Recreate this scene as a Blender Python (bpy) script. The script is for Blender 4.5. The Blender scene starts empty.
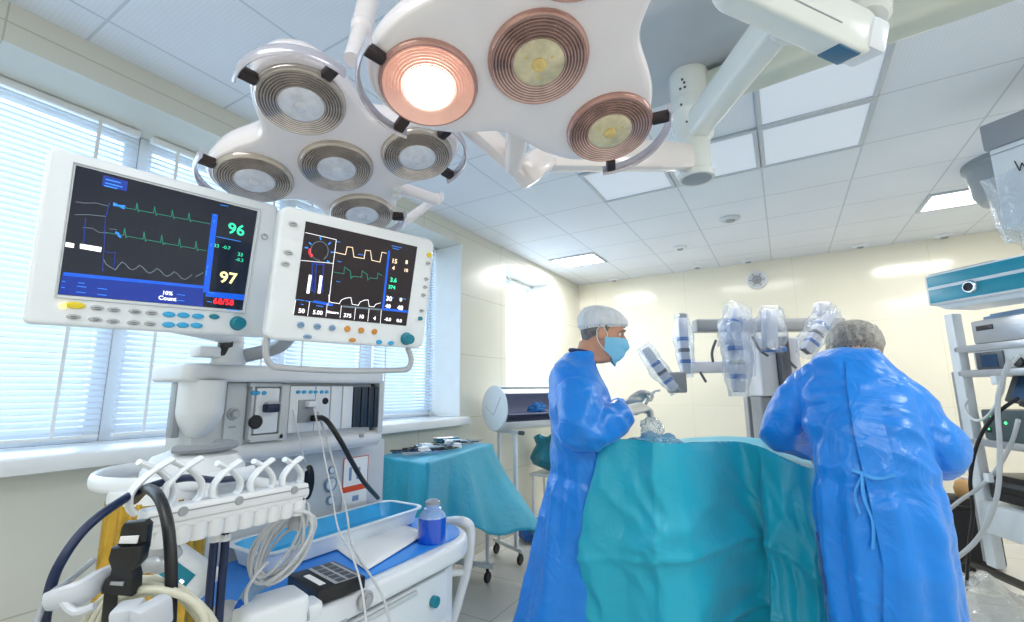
import bpy, bmesh, math, random
from mathutils import Vector as V, Matrix as Mx, noise as NZ
random.seed(7)
PI = math.pi
SC = bpy.context.scene
COL = SC.collection
# ---------------------------------------------------------------- camera
YAW, PITCH, ROLL, FPX, CAMH = math.radians(30.4), math.radians(9.85), math.radians(-.5), 458.0, 1.4
_f = V((-math.sin(YAW)*math.cos(PITCH), math.cos(YAW)*math.cos(PITCH), math.sin(PITCH)))
_r = V((math.cos(YAW), math.sin(YAW), 0)); _u = _r.cross(_f)
CR = _r*math.cos(ROLL) + _u*math.sin(ROLL); CU = -_r*math.sin(ROLL) + _u*math.cos(ROLL); CF = _f
CP = V((0, 0, CAMH))
def ray(px, py): return CF + CR*((px-512)/FPX) - CU*((py-311)/FPX)
def at(px, py, d): return CP + ray(px, py)*d           # survey point: direction and distance -> place in the room
def onz(px, py, z):
    d = ray(px, py); return CP + d*((z-CAMH)/d.z)
def onx(px, py, x):
    d = ray(px, py); return CP + d*(x/d.x)
def ony(px, py, y):
    d = ray(px, py); return CP + d*(y/d.y)
cam = bpy.data.cameras.new('camera'); camo = bpy.data.objects.new('camera', cam); COL.objects.link(camo)
cam.sensor_fit = 'HORIZONTAL'; cam.sensor_width = 36; cam.lens = FPX/1024*36; cam.clip_start = .02
camo.matrix_world = Mx(((CR.x, CU.x, -CF.x, CP.x), (CR.y, CU.y, -CF.y, CP.y), (CR.z, CU.z, -CF.z, CP.z), (0, 0, 0, 1)))
SC.camera = camo
SC.view_settings.view_transform = 'Standard'
SC.view_settings.exposure = 0.28
# ---------------------------------------------------------------- materials
def lin(c): return c/12.92 if c <= .04045 else ((c+.055)/1.055)**2.4
def col(h):
    if isinstance(h, str):
        h = h.lstrip('#'); return tuple(lin(int(h[i:i+2], 16)/255) for i in (0, 2, 4)) + (1,)
    return tuple(h)+(1,) if len(h) == 3 else tuple(h)
def nn(nt, t, **k):
    n = nt.nodes.new(t)
    for a, b in k.items(): setattr(n, a, b)
    return n
def newmat(name):
    m = bpy.data.materials.new(name); m.use_nodes = True
    nt = m.node_tree; return m, nt, nt.nodes['Principled BSDF']
def mat(name, c, rough=.45, metal=0, var=.05, scale=8, bump=0, bscale=60, emit=0, ecol=None, alpha=1, trans=0, coat=0, sub=0, spec=.5, bdist=.002):
    m, nt, b = newmat(name); L = nt.links.new
    tc = nn(nt, 'ShaderNodeTexCoord')
    n = nn(nt, 'ShaderNodeTexNoise'); n.inputs['Scale'].default_value = scale; n.inputs['Detail'].default_value = 4
    L(tc.outputs['Object'], n.inputs['Vector'])
    r = nn(nt, 'ShaderNodeValToRGB'); c4 = col(c)
    r.color_ramp.elements[0].position = .3; r.color_ramp.elements[1].position = .7
    r.color_ramp.elements[0].color = tuple(max(0, x*(1-var)) for x in c4[:3])+(1,)
    r.color_ramp.elements[1].color = tuple(min(1, x*(1+var)) for x in c4[:3])+(1,)
    L(n.outputs['Fac'], r.inputs['Fac']); L(r.outputs['Color'], b.inputs['Base Color'])
    b.inputs['Roughness'].default_value = rough; b.inputs['Metallic'].default_value = metal
    b.inputs['Specular IOR Level'].default_value = spec
    b.inputs['Alpha'].default_value = alpha; b.inputs['Transmission Weight'].default_value = trans
    b.inputs['Coat Weight'].default_value = coat
    if sub: b.inputs['Subsurface Weight'].default_value = sub; b.inputs['Subsurface Radius'].default_value = (.01, .004, .002)
    if emit: b.inputs['Emission Strength'].default_value = emit; b.inputs['Emission Color'].default_value = col(ecol or c)
    if bump:
        n2 = nn(nt, 'ShaderNodeTexNoise'); n2.inputs['Scale'].default_value = bscale; n2.inputs['Detail'].default_value = 3
        L(tc.outputs['Object'], n2.inputs['Vector'])
        bp = nn(nt, 'ShaderNodeBump'); bp.inputs['Strength'].default_value = bump; bp.inputs['Distance'].default_value = bdist
        L(n2.outputs['Fac'], bp.inputs['Height']); L(bp.outputs['Normal'], b.inputs['Normal'])
    return m
def math_node(nt, op, a, b=None, clamp=False):
    n = nn(nt, 'ShaderNodeMath', operation=op, use_clamp=clamp)
    for i, v in enumerate((a, b)):
        if v is None: continue
        if isinstance(v, (int, float)): n.inputs[i].default_value = v
        else: nt.links.new(v, n.inputs[i])
    return n.outputs[0]
def tile_mat(name, c, line, axes, pitch, off, w, rough=.3, var=.03, scale=2, linedark=1, dots=0, spec=.5, soft=None):
    """square panels with thin joints, from object coordinates"""
    m, nt, b = newmat(name); L = nt.links.new
    tc = nn(nt, 'ShaderNodeTexCoord'); sp = nn(nt, 'ShaderNodeSeparateXYZ'); L(tc.outputs['Object'], sp.inputs[0])
    ms = []
    for a, p, o in zip(axes, pitch, off):
        x = sp.outputs['XYZ'.index(a)]
        t = math_node(nt, 'FRACT', math_node(nt, 'DIVIDE', math_node(nt, 'SUBTRACT', x, o-50*p), p))
        d = math_node(nt, 'ABSOLUTE', math_node(nt, 'SUBTRACT', t, .5))      # .5 at the joint
        ms.append(math_node(nt, 'GREATER_THAN', d, .5-w/p/2))
    mk = math_node(nt, 'MAXIMUM', ms[0], ms[1])
    n = nn(nt, 'ShaderNodeTexNoise'); n.inputs['Scale'].default_value = scale; n.inputs['Detail'].default_value = 5
    L(tc.outputs['Object'], n.inputs['Vector'])
    r = nn(nt, 'ShaderNodeValToRGB'); c4 = col(c)
    r.color_ramp.elements[0].position = .3; r.color_ramp.elements[1].position = .7
    r.color_ramp.elements[0].color = tuple(x*(1-var) for x in c4[:3])+(1,); r.color_ramp.elements[1].color = tuple(min(1, x*(1+var)) for x in c4[:3])+(1,)
    L(n.outputs['Fac'], r.inputs['Fac']); cout = r.outputs['Color']
    if dots:
        ds = []
        for a in axes:
            t = math_node(nt, 'FRACT', math_node(nt, 'DIVIDE', math_node(nt, 'ADD', sp.outputs['XYZ'.index(a)], 50), dots))
            q = math_node(nt, 'SUBTRACT', t, .5); ds.append(math_node(nt, 'MULTIPLY', q, q))
        dm = math_node(nt, 'MULTIPLY', math_node(nt, 'LESS_THAN', math_node(nt, 'ADD', ds[0], ds[1]), .05), .1)
        mx = nn(nt, 'ShaderNodeMix', data_type='RGBA'); L(dm, mx.inputs['Factor']); L(cout, mx.inputs['A']); mx.inputs['B'].default_value = (.2, .22, .25, 1)
        cout = mx.outputs['Result']
    mx = nn(nt, 'ShaderNodeMix', data_type='RGBA'); L(mk, mx.inputs['Factor']); L(cout, mx.inputs['A']); mx.inputs['B'].default_value = col(line)
    L(mx.outputs['Result'], b.inputs['Base Color'])
    b.inputs['Roughness'].default_value = rough; b.inputs['Specular IOR Level'].default_value = spec
    bp = nn(nt, 'ShaderNodeBump'); bp.inputs['Strength'].default_value = .4; bp.inputs['Distance'].default_value = .003; bp.invert = True
    L(mk, bp.inputs['Height']); L(bp.outputs['Normal'], b.inputs['Normal'])
    return m
def film_mat(name, tint='#ffffff', fac=.25, rough=.15, bscale=40, var=.5, white=.25):
    """thin crinkled clear plastic: part transparent, part glossy, part milky"""
    m, nt, b = newmat(name); L = nt.links.new; nt.nodes.remove(b)
    out = nt.nodes['Material Output']
    tc = nn(nt, 'ShaderNodeTexCoord'); n = nn(nt, 'ShaderNodeTexNoise'); n.inputs['Scale'].default_value = bscale; n.inputs['Detail'].default_value = 4
    n.inputs['Distortion'].default_value = 1.5; L(tc.outputs['Object'], n.inputs['Vector'])
    bp = nn(nt, 'ShaderNodeBump'); bp.inputs['Strength'].default_value = .9; bp.inputs['Distance'].default_value = .02; L(n.outputs['Fac'], bp.inputs['Height'])
    tr = nn(nt, 'ShaderNodeBsdfTransparent'); tr.inputs['Color'].default_value = col(tint)
    gl = nn(nt, 'ShaderNodeBsdfGlossy'); gl.inputs['Roughness'].default_value = rough; L(bp.outputs['Normal'], gl.inputs['Normal'])
    df = nn(nt, 'ShaderNodeBsdfDiffuse'); df.inputs['Color'].default_value = col(tint); L(bp.outputs['Normal'], df.inputs['Normal'])
    tl = nn(nt, 'ShaderNodeBsdfTranslucent'); tl.inputs['Color'].default_value = col(tint)
    ad = nn(nt, 'ShaderNodeMixShader'); ad.inputs[0].default_value = .5; L(df.outputs[0], ad.inputs[1]); L(tl.outputs[0], ad.inputs[2])
    m1 = nn(nt, 'ShaderNodeMixShader'); m1.inputs[0].default_value = 1-white; L(ad.outputs[0], m1.inputs[1]); L(gl.outputs[0], m1.inputs[2])
    lw = nn(nt, 'ShaderNodeLayerWeight'); lw.inputs['Blend'].default_value = .35; L(bp.outputs['Normal'], lw.inputs['Normal'])
    f = math_node(nt, 'ADD', math_node(nt, 'MULTIPLY', lw.outputs['Facing'], .6), math_node(nt, 'MULTIPLY', n.outputs['Fac'], fac), True)
    m2 = nn(nt, 'ShaderNodeMixShader'); L(f, m2.inputs[0]); L(tr.outputs[0], m2.inputs[1]); L(m1.outputs[0], m2.inputs[2])
    L(m2.outputs[0], out.inputs['Surface'])
    return m
def cloth_mat(name, c, rough=.42, dark=.6, bs=9, bump=.5, sheen=.15, trans=.0):
    """paper-like disposable cloth: creases from stretched ridged noise"""
    m, nt, b = newmat(name); L = nt.links.new
    tc = nn(nt, 'ShaderNodeTexCoord')
    n = nn(nt, 'ShaderNodeTexNoise'); n.inputs['Scale'].default_value = 3; n.inputs['Detail'].default_value = 6; L(tc.outputs['Object'], n.inputs['Vector'])
    r = nn(nt, 'ShaderNodeValToRGB'); c4 = col(c)
    r.color_ramp.elements[0].position = .3; r.color_ramp.elements[1].position = .75
    r.color_ramp.elements[0].color = tuple(x*.88 for x in c4[:3])+(1,); r.color_ramp.elements[1].color = tuple(min(1, x*1.1) for x in c4[:3])+(1,)
    L(n.outputs['Fac'], r.inputs['Fac']); L(r.outputs['Color'], b.inputs['Base Color'])
    v = nn(nt, 'ShaderNodeTexVoronoi', feature='F1'); v.inputs['Scale'].default_value = bs
    n3 = nn(nt, 'ShaderNodeTexNoise'); n3.inputs['Scale'].default_value = 4; L(tc.outputs['Object'], n3.inputs['Vector'])
    mxv = nn(nt, 'ShaderNodeMix', data_type='VECTOR'); mxv.inputs['Factor'].default_value = .18
    L(tc.outputs['Object'], mxv.inputs['A']); L(n3.outputs['Color'], mxv.inputs['B']); L(mxv.outputs['Result'], v.inputs['Vector'])
    n2 = nn(nt, 'ShaderNodeTexNoise'); n2.inputs['Scale'].default_value = bs*1.3; n2.inputs['Detail'].default_value = 5; n2.inputs['Distortion'].default_value = 1.2
    L(tc.outputs['Object'], n2.inputs['Vector'])
    h = math_node(nt, 'ADD', math_node(nt, 'MULTIPLY', v.outputs['Distance'], .8), math_node(nt, 'MULTIPLY', math_node(nt, 'ABSOLUTE', math_node(nt, 'SUBTRACT', n2.outputs['Fac'], .5)), 2))
    bp = nn(nt, 'ShaderNodeBump'); bp.inputs['Strength'].default_value = bump; bp.inputs['Distance'].default_value = .02
    L(h, bp.inputs['Height']); L(bp.outputs['Normal'], b.inputs['Normal'])
    b.inputs['Roughness'].default_value = rough; b.inputs['Sheen Weight'].default_value = sheen
    return m
M = {}
M['white'] = mat('white_plastic', '#e6ebf0', .32, var=.02)
M['warmwhite'] = mat('warm_white_plastic', '#e2e5e8', .35, var=.02)
M['panelgrey'] = mat('panel_grey_plastic', '#ccd1d4', .4, var=.03)
M['midgrey'] = mat('mid_grey_plastic', '#9a9ea4', .4, var=.04)
M['darkgrey'] = mat('dark_grey_plastic', '#4b5058', .4, var=.06)
M['black'] = mat('black_plastic', '#121317', .35, var=.1)
M['rubber'] = mat('black_rubber', '#17181b', .6, var=.1)
M['navy'] = mat('navy_rubber', '#0d1f45', .4, var=.08)
M['steel'] = mat('brushed_steel', '#c8ccd0', .25, metal=1, var=.05, scale=40)
M['chrome'] = mat('chrome', '#e2e4e6', .08, metal=1, var=.02)
M['silverpaint'] = mat('silver_paint', '#b9bcc2', .3, metal=.4, var=.03)
M['teal'] = mat('teal_plastic', '#0f7d93', .35, var=.04)
M['tealband'] = mat('teal_band_plastic', '#0e92ad', .3, var=.03)
M['blue'] = mat('blue_plastic', '#1660c8', .35, var=.05)
M['orange'] = mat('orange_plastic', '#c98a3c', .4, var=.05)
M['skyblue'] = mat('sky_blue_key', '#35a6d8', .4, var=.05)
M['yellow'] = mat('yellow_key', '#e8cf2a', .4, var=.05)
M['keygrey'] = mat('grey_key', '#b3b6ba', .45, var=.04)
M['bluegrey'] = mat('blue_grey_key', '#7f9ec0', .4, var=.05)
M['paper'] = mat('paper', '#f6f7f8', .7, var=.02)
M['reflA2'] = mat('reflector_shade_ring', '#857a74', .2, metal=.35, var=.2, scale=30)  # darker ring colour paints the shaded side of each rib
M['reflB2'] = mat('reflector_flare_shade_ring', '#8f6e68', .2, metal=.35, var=.2, scale=30)  # rib shade again, with the pink of the lens flare in the colour
M['cream'] = mat('cream_lamp_enamel', '#f2e9e6', .22, var=.02, coat=.3)
M['lampwhite'] = mat('lamp_shell_enamel', '#f3ecee', .2, var=.02, coat=.4)
# ---------------------------------------------------------------- mesh builder
def frame(o, x, z):
    """matrix with origin o, local X along x, local Z near z"""
    x = V(x).normalized(); z = V(z); y = z.cross(x).normalized(); z = x.cross(y)
    o = V(o); return Mx(((x.x, y.x, z.x, o.x), (x.y, y.y, z.y, o.y), (x.z, y.z, z.z, o.z), (0, 0, 0, 1)))
def T(x, y, z): return Mx.Translation((x, y, z))
def RX(a): return Mx.Rotation(a, 4, 'X')
def RY(a): return Mx.Rotation(a, 4, 'Y')
def RZ(a): return Mx.Rotation(a, 4, 'Z')
I4 = Mx.Identity(4)
def catmull(p, n=6, closed=False):
    p = [V(q) for q in p]; out = []; N = len(p)
    if N < 3: return p
    g = (lambda i: p[i % N]) if closed else (lambda i: p[max(0, min(N-1, i))])
    for i in range(N if closed else N-1):
        a, b, c, d = g(i-1), g(i), g(i+1), g(i+2)
        for k in range(n):
            t = k/n; out.append(.5*((2*b)+(c-a)*t+(2*a-5*b+4*c-d)*t*t+(3*b-a-3*c+d)*t**3))
    if not closed: out.append(p[-1])
    return out
class MB:
    def __init__(s, M0=None): s.bm = bmesh.new(); s.mi = 0; s.M0 = M0 or I4
    def _add(s, t, Mm=None):
        for f in t.faces: f.material_index = s.mi
        t.transform(s.M0 @ (Mm or I4))
        me = bpy.data.meshes.new('t'); t.to_mesh(me); s.bm.from_mesh(me); bpy.data.meshes.remove(me); t.free(); return s
    def m(s, i): s.mi = i; return s
    def box(s, c, d, Mm=None, bev=0, seg=2):
        t = bmesh.new(); bmesh.ops.create_cube(t, size=1)
        for v in t.verts: v.co = V((v.co.x*d[0], v.co.y*d[1], v.co.z*d[2]))
        if bev: bmesh.ops.bevel(t, geom=t.edges[:], offset=min(bev, min(d)*.49), segments=seg, profile=.5, affect='EDGES')
        t.transform(T(*c)); return s._add(t, Mm)
    def cyl(s, a, b, r, r2=None, seg=24, bev=0, cap=True):
        a, b = V(a), V(b); L = (b-a).length
        if bev:
            r2 = r if r2 is None else r2
            return s.lathe([(0, 0), (r-bev, 0), (r, bev), (r2, L-bev), (r2-bev, L), (0, L)], a, b-a, seg)
        t = bmesh.new(); bmesh.ops.create_cone(t, cap_ends=cap, segments=seg, radius1=r, radius2=r if r2 is None else r2, depth=L)
        t.transform(T(0, 0, L/2)); return s._add(t, align(a, b-a))
    def lathe(s, prof, o=(0, 0, 0), axis=(0, 0, 1), seg=28, Mm=None):
        t = bmesh.new(); rows = []
        for r, z in prof:
            if r < 1e-6: rows.append([t.verts.new((0, 0, z))])
            else: rows.append([t.verts.new((r*math.cos(2*PI*k/seg), r*math.sin(2*PI*k/seg), z)) for k in range(seg)])
        for A, B in zip(rows, rows[1:]):
            for k in range(seg):
                q = [A[k % len(A)], A[(k+1) % len(A)], B[(k+1) % len(B)], B[k % len(B)]]
                u = []
                for v in q:
                    if v not in u: u.append(v)
                if len(u) > 2:
                    try: t.faces.new(u)
                    except ValueError: pass
        bmesh.ops.recalc_face_normals(t, faces=t.faces[:])
        return s._add(t, (Mm or I4) @ align(o, axis))
    def tube(s, pts, r, seg=8, sm=0, closed=False, flat=None, up=None):
        p = catmull(pts, sm, closed) if sm else [V(q) for q in pts]
        N = len(p); t = bmesh.new(); rows = []
        tg = []
        for i in range(N):
            a = p[(i-1) % N] if closed or i else p[0]; b = p[(i+1) % N] if closed or i < N-1 else p[-1]
            d = (b-a); tg.append(d.normalized() if d.length > 1e-9 else V((0, 0, 1)))
        n = V(up) if up else tg[0].orthogonal()
        for i in range(N):
            n = (n - tg[i]*n.dot(tg[i]))
            n = n.normalized() if n.length > 1e-6 else tg[i].orthogonal().normalized()
            b = tg[i].cross(n); rr = r(i/(N-1)) if callable(r) else r
            w = flat if flat else 1
            rows.append([t.verts.new(p[i]+n*(rr*math.cos(2*PI*k/seg))+b*(rr*w*math.sin(2*PI*k/seg))) for k in range(seg)])
        for i in range(N if closed else N-1):
            A, B = rows[i], rows[(i+1) % N]
            for k in range(seg): t.faces.new((A[k], A[(k+1) % seg], B[(k+1) % seg], B[k]))
        if not closed: t.faces.new(rows[0][::-1]); t.faces.new(rows[-1])
        bmesh.ops.recalc_face_normals(t, faces=t.faces[:])
        return s._add(t)
    def prism(s, pts, h, Mm=None, bev=0, seg=2, z0=0):
        t = bmesh.new(); f = t.faces.new([t.verts.new((x, y, z0)) for x, y in pts])
        e = bmesh.ops.extrude_face_region(t, geom=[f]); vs = [v for v in e['geom'] if isinstance(v, bmesh.types.BMVert)]
        bmesh.ops.translate(t, verts=vs, vec=(0, 0, h))
        bmesh.ops.recalc_face_normals(t, faces=t.faces[:])
        if bev:
            ed = [g for g in t.edges if abs(g.verts[0].co.z-g.verts[1].co.z) < 1e-7]
            bmesh.ops.bevel(t, geom=ed, offset=bev, segments=seg, profile=.5, affect='EDGES')
        return s._add(t, Mm)
    def grid(s, fn, nu, nv, cu=False, cv=False, Mm=None):
        t = bmesh.new(); g = [[t.verts.new(fn(i/(nu if cu else nu-1), j/(nv if cv else nv-1))) for j in range(nv)] for i in range(nu)]
        for i in range(nu if cu else nu-1):
            for j in range(nv if cv else nv-1):
                t.faces.new((g[i][j], g[(i+1) % nu][j], g[(i+1) % nu][(j+1) % nv], g[i][(j+1) % nv]))
        bmesh.ops.recalc_face_normals(t, faces=t.faces[:]); return s._add(t, Mm)
    def sph(s, c, r, sc=(1, 1, 1), seg=20, Mm=None):
        t = bmesh.new(); bmesh.ops.create_uvsphere(t, u_segments=seg, v_segments=max(8, seg*2//3), radius=r)
        for v in t.verts: v.co = V((v.co.x*sc[0], v.co.y*sc[1], v.co.z*sc[2]))+V(c)
        return s._add(t, Mm)
    def text(s, txt, size, Mm, al='CENTER', ex=0.0002, bold=0):
        cu = bpy.data.curves.new('t', 'FONT'); cu.body = txt; cu.size = size; cu.align_x = al; cu.align_y = 'CENTER'; cu.extrude = ex; cu.resolution_u = 3
        cu.offset = bold
        ob = bpy.data.objects.new('t', cu); COL.objects.link(ob); bpy.context.view_layer.update()
        me = bpy.data.meshes.new_from_object(ob.evaluated_get(bpy.context.evaluated_depsgraph_get()))
        t = bmesh.new(); t.from_mesh(me); bpy.data.objects.remove(ob); bpy.data.curves.remove(cu); bpy.data.meshes.remove(me)
        return s._add(t, Mm)
    def mesh(s, name):
        me = bpy.data.meshes.new(name); s.bm.to_mesh(me); s.bm.free(); return me
    def build(s, name, mats, parent=None, local=False, smooth=35, solid=0, kind=None):
        return link(name, s.mesh(name), mats, parent, local, smooth, solid, kind)
def align(o, axis):
    z = V(axis).normalized(); x = z.orthogonal().normalized(); y = z.cross(x); o = V(o)
    return Mx(((x.x, y.x, z.x, o.x), (x.y, y.y, z.y, o.y), (x.z, y.z, z.z, o.z), (0, 0, 0, 1)))
def link(name, me, mats, parent=None, local=False, smooth=35, solid=0, kind=None):
    o = bpy.data.objects.new(name, me); COL.objects.link(o)
    for k in (mats if isinstance(mats, (list, tuple)) else [mats]): me.materials.append(M[k] if isinstance(k, str) else k)
    if smooth:
        me.polygons.foreach_set('use_smooth', [True]*len(me.polygons))
        if smooth < 180: me.set_sharp_from_angle(angle=math.radians(smooth))
    if solid:
        md = o.modifiers.new('solid', 'SOLIDIFY'); md.thickness = solid; md.offset = 0
    if parent:
        o.parent = parent
        if not local and parent.type == 'EMPTY': o.matrix_parent_inverse = parent.matrix_basis.inverted()
    if kind: o['kind'] = kind
    return o
def tag(o, label, cat, group=None):
    o['label'] = label; o['category'] = cat
    if group: o['group'] = group
    return o
def thing(name, label, cat, loc=(0, 0, 0), group=None, Mm=None):
    o = bpy.data.objects.new(name, None); COL.objects.link(o); o.empty_display_size = .05
    o.matrix_basis = Mm if Mm else T(*loc)
    return tag(o, label, cat, group)
def dup(root, Mm, label=None, group=None):
    r = root.copy(); COL.objects.link(r); r.matrix_basis = Mm
    if label: r['label'] = label
    if group: r['group'] = group
    for ch in list(root.children):
        c = ch.copy(); COL.objects.link(c); c.parent = r
        for g in list(ch.children):
            d = g.copy(); COL.objects.link(d); d.parent = c
    return r
def evaluated(me, mods):
    """apply modifiers to a mesh and hand back the plain result"""
    o = bpy.data.objects.new('t', me); COL.objects.link(o)
    for k, props in mods:
        md = o.modifiers.new('m', k)
        for a, b in props.items(): setattr(md, a, b)
    bpy.context.view_layer.update()
    r = bpy.data.meshes.new_from_object(o.evaluated_get(bpy.context.evaluated_depsgraph_get()))
    bpy.data.objects.remove(o); bpy.data.meshes.remove(me); return r
def rrect(w, h, r, n=5):
    return [(cx+r*math.cos(a0+PI/2*k/n), cy+r*math.sin(a0+PI/2*k/n)) for cx, cy, a0 in ((w/2-r, h/2-r, 0), (-w/2+r, h/2-r, PI/2), (-w/2+r, -h/2+r, PI), (w/2-r, -h/2+r, 1.5*PI)) for k in range(n+1)]
def ridged(p): return 1-abs(NZ.noise(p))*2
# ================================================================ THE SETTING
WX, BY, CZ, RX_, FY = -2.45, 6.1, 2.9, 3.1, -1.9
M['floor'] = tile_mat('floor_tiles', '#dbdad6', '#a7a5a0', 'XY', (.6, .6), (.1, .2), .006, rough=.18, var=.05, scale=3)
M['ceil'] = tile_mat('ceiling_tiles', '#e6ebf2', '#c9d0d8', 'XY', (.56, .565), (0, 2.84), .011, rough=.7, var=.02, dots=.016)
M['wback'] = tile_mat('cream_gloss_panel', '#f0ebd9', '#e6dfcb', 'XZ', (1.2, .9), (.2, .3), .006, rough=.13, var=.015, spec=.6)
M['wleft'] = tile_mat('cream_wall_panel', '#dcdbcf', '#c0beac', 'YZ', (1.2, .55), (.35, .62), .006, rough=.3, var=.03)
M['frame'] = mat('window_frame_white', '#eef1f4', .35, var=.02)
M['sill'] = mat('sill_white', '#f2f4f6', .25, var=.02)
b = MB(); b.box((.3, 2.1, -.05), (6.6, 8.6, .1)); b.build('floor', 'floor', kind='structure', smooth=0)
b = MB(); b.box((.3, 2.1, CZ+.05), (6.6, 8.6, .1)); b.build('ceiling', 'ceil', kind='structure', smooth=0)
b = MB(); b.box((.3, BY+.05, CZ/2), (6.6, .1, CZ)); b.build('wall_back', 'wback', kind='structure', smooth=0)
M['wright'] = tile_mat('cream_side_panel', '#eeeade', '#d8d0b4', 'YZ', (1.2, .9), (.2, .3), .006, rough=.25, var=.02)
b = MB(); b.box((RX_+.05, 2.1, CZ/2), (.1, 8.1, CZ)); b.build('wall_right', 'wright', kind='structure', smooth=0)
b = MB(); b.box((.3, FY-.05, CZ/2), (6.6, .1, CZ)); b.build('wall_front', 'wback', kind='structure', smooth=0)
# left wall with two deep window recesses
R1, R2, SZ, LZ, WP = (-1.3, 3.275), (4.04, 5.2), 1.18, 2.735, -2.78
b = MB()
def wb(y0, y1, z0, z1): b.box(((WX-3.0)/2, (y0+y1)/2, (z0+z1)/2), (3.0+WX, y1-y0, z1-z0))
wb(FY-.1, BY, 0, SZ-.04); wb(FY-.1, BY, LZ, CZ); wb(FY-.1, R1[0], SZ-.04, LZ); wb(R1[1], R2[0], SZ-.04, LZ); wb(R2[1], BY, SZ-.04, LZ)
b.build('wall_left', 'wleft', kind='structure', smooth=0)
for n, (y0, y1) in enumerate((R1, R2)):
    s = MB(); s.box((-2.69, (y0+y1)/2, SZ-.02), (.62-.0, y1-y0+.1, .04), bev=.012)
    s.box((-2.385, (y0+y1)/2, SZ-.035), (.02, y1-y0+.1, .06), bev=.008); s.build('trim_%d' % (n+1), 'sill', kind='structure')
n = 3
M['reveal'] = mat('window_reveal_white', '#f4f5f3', .5, var=.02)  # white linings added so the jambs look overexposed
for yy in (R1[1]-.006, R2[0]+.006, R2[1]-.006):
    s = MB(); s.box((-2.62, yy, (SZ+LZ)/2), (.336, .012, LZ-SZ-.004)); s.build('trim_%d' % n, 'reveal', kind='structure', smooth=0); n += 1
M['glass'] = film_mat('window_glass', '#f4fbff', .02, .02, 1, white=.05)
wins = [(-1.3, -.2), (-.2, .93), (.93, 1.78), (1.78, 2.52), (2.52, 3.275), (4.04, 4.62), (4.62, 5.2)]
for n, (y0, y1) in enumerate(wins):
    s = MB(); cx = WP-.06
    for yy in (y0+.031, y1-.031): s.box((cx, yy, (SZ+LZ)/2), (.06, .06, LZ-SZ-.002), bev=.006)
    for zz in (SZ+.03, LZ-.03): s.box((cx, (y0+y1)/2, zz), (.054, y1-y0-.1, .058), bev=.006)
    w = s.build('window_%d' % (n+1), 'frame', kind='structure')
    g = MB(); g.box((cx, (y0+y1)/2, (SZ+LZ)/2), (.006, y1-y0-.1, LZ-SZ-.1)); g.build('pane', 'glass', w, smooth=0)
    if y1 < 2: h = MB(); h.box((cx+.045, y1-.03, 1.75), (.03, .02, .12), bev=.005); h.build('window_handle', 'frame', w)
# venetian blinds
M['slat'] = mat('blind_slat', '#eef4fb', .45, var=.02, emit=0)
_s = M['slat'].node_tree; _b = _s.nodes['Principled BSDF']
_t = nn(_s, 'ShaderNodeBsdfTranslucent'); _t.inputs[0].default_value = (.85, .92, 1, 1); _mx = nn(_s, 'ShaderNodeMixShader'); _mx.inputs[0].default_value = .4
_s.links.new(_b.outputs[0], _mx.inputs[1]); _s.links.new(_t.outputs[0], _mx.inputs[2]); _s.links.new(_mx.outputs[0], _s.nodes['Material Output'].inputs[0])
bl_lab = ['white venetian blind at the left edge of the long window', 'white venetian blind behind the left patient monitor', 'narrower white venetian blind right of the left monitor blind', 'white venetian blind behind the right monitor', 'white venetian blind nearest the jamb of the long window', 'white blind in the small far window, left half', 'white blind in the small far window, right half']
for n, (y0, y1) in enumerate(wins[1:], 1):
    t = thing('venetian_blind', bl_lab[n], 'blind', (WP+.03, (y0+y1)/2, LZ-.03), 'venetian blinds in the windows')
    x = WP+.03; ya, yb = y0+.025, y1-.025
    s = MB(); s.box((x, (ya+yb)/2, LZ-.02), (.035, yb-ya, .034), bev=.004); s.build('head_rail', 'frame', t)
    s = MB(); z = LZ-.06
    while z > SZ+.05:
        s.box((0, 0, 0), (.03, yb-ya, .0012), T(x, (ya+yb)/2, z) @ RY(math.radians(38))); z -= .0265
    s.build('slats', 'slat', t)
    s = MB(); s.box((x, (ya+yb)/2, SZ+.03), (.03, yb-ya, .018), bev=.004); s.build('bottom_rail', 'frame', t)
    for k in (.15, .85):
        s = MB(); s.box((x+.018, ya+(yb-ya)*k, (LZ+SZ)/2), (.0015, .014, LZ-SZ-.07)); s.build('ladder_tape', 'frame', t)
# small clips left on the soffit edge
# ================================================================ LIGHT
w = bpy.data.worlds.new('sky'); SC.world = w; w.use_nodes = True
bg = w.node_tree.nodes['Background']; bg.inputs[0].default_value = (.72, .87, 1, 1); bg.inputs[1].default_value = 1.35
def area(name, loc, rot, sx, sy, p, c=(1, 1, 1)):
    l = bpy.data.lights.new(name, 'AREA'); l.shape = 'RECTANGLE'; l.size = sx; l.size_y = sy; l.energy = p; l.color = c
    o = bpy.data.objects.new(name, l); COL.objects.link(o); o.location = loc; o.rotation_euler = rot; return o
area('daylight_long_window', (-3.25, 1.3, 2.0), (0, -PI/2, 0), 1.7, 4.4, 62, (.8, .9, 1))
area('daylight_far_window', (-3.25, 4.6, 2.0), (0, -PI/2, 0), 1.7, 1.3, 75, (.9, .95, 1))
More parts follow.
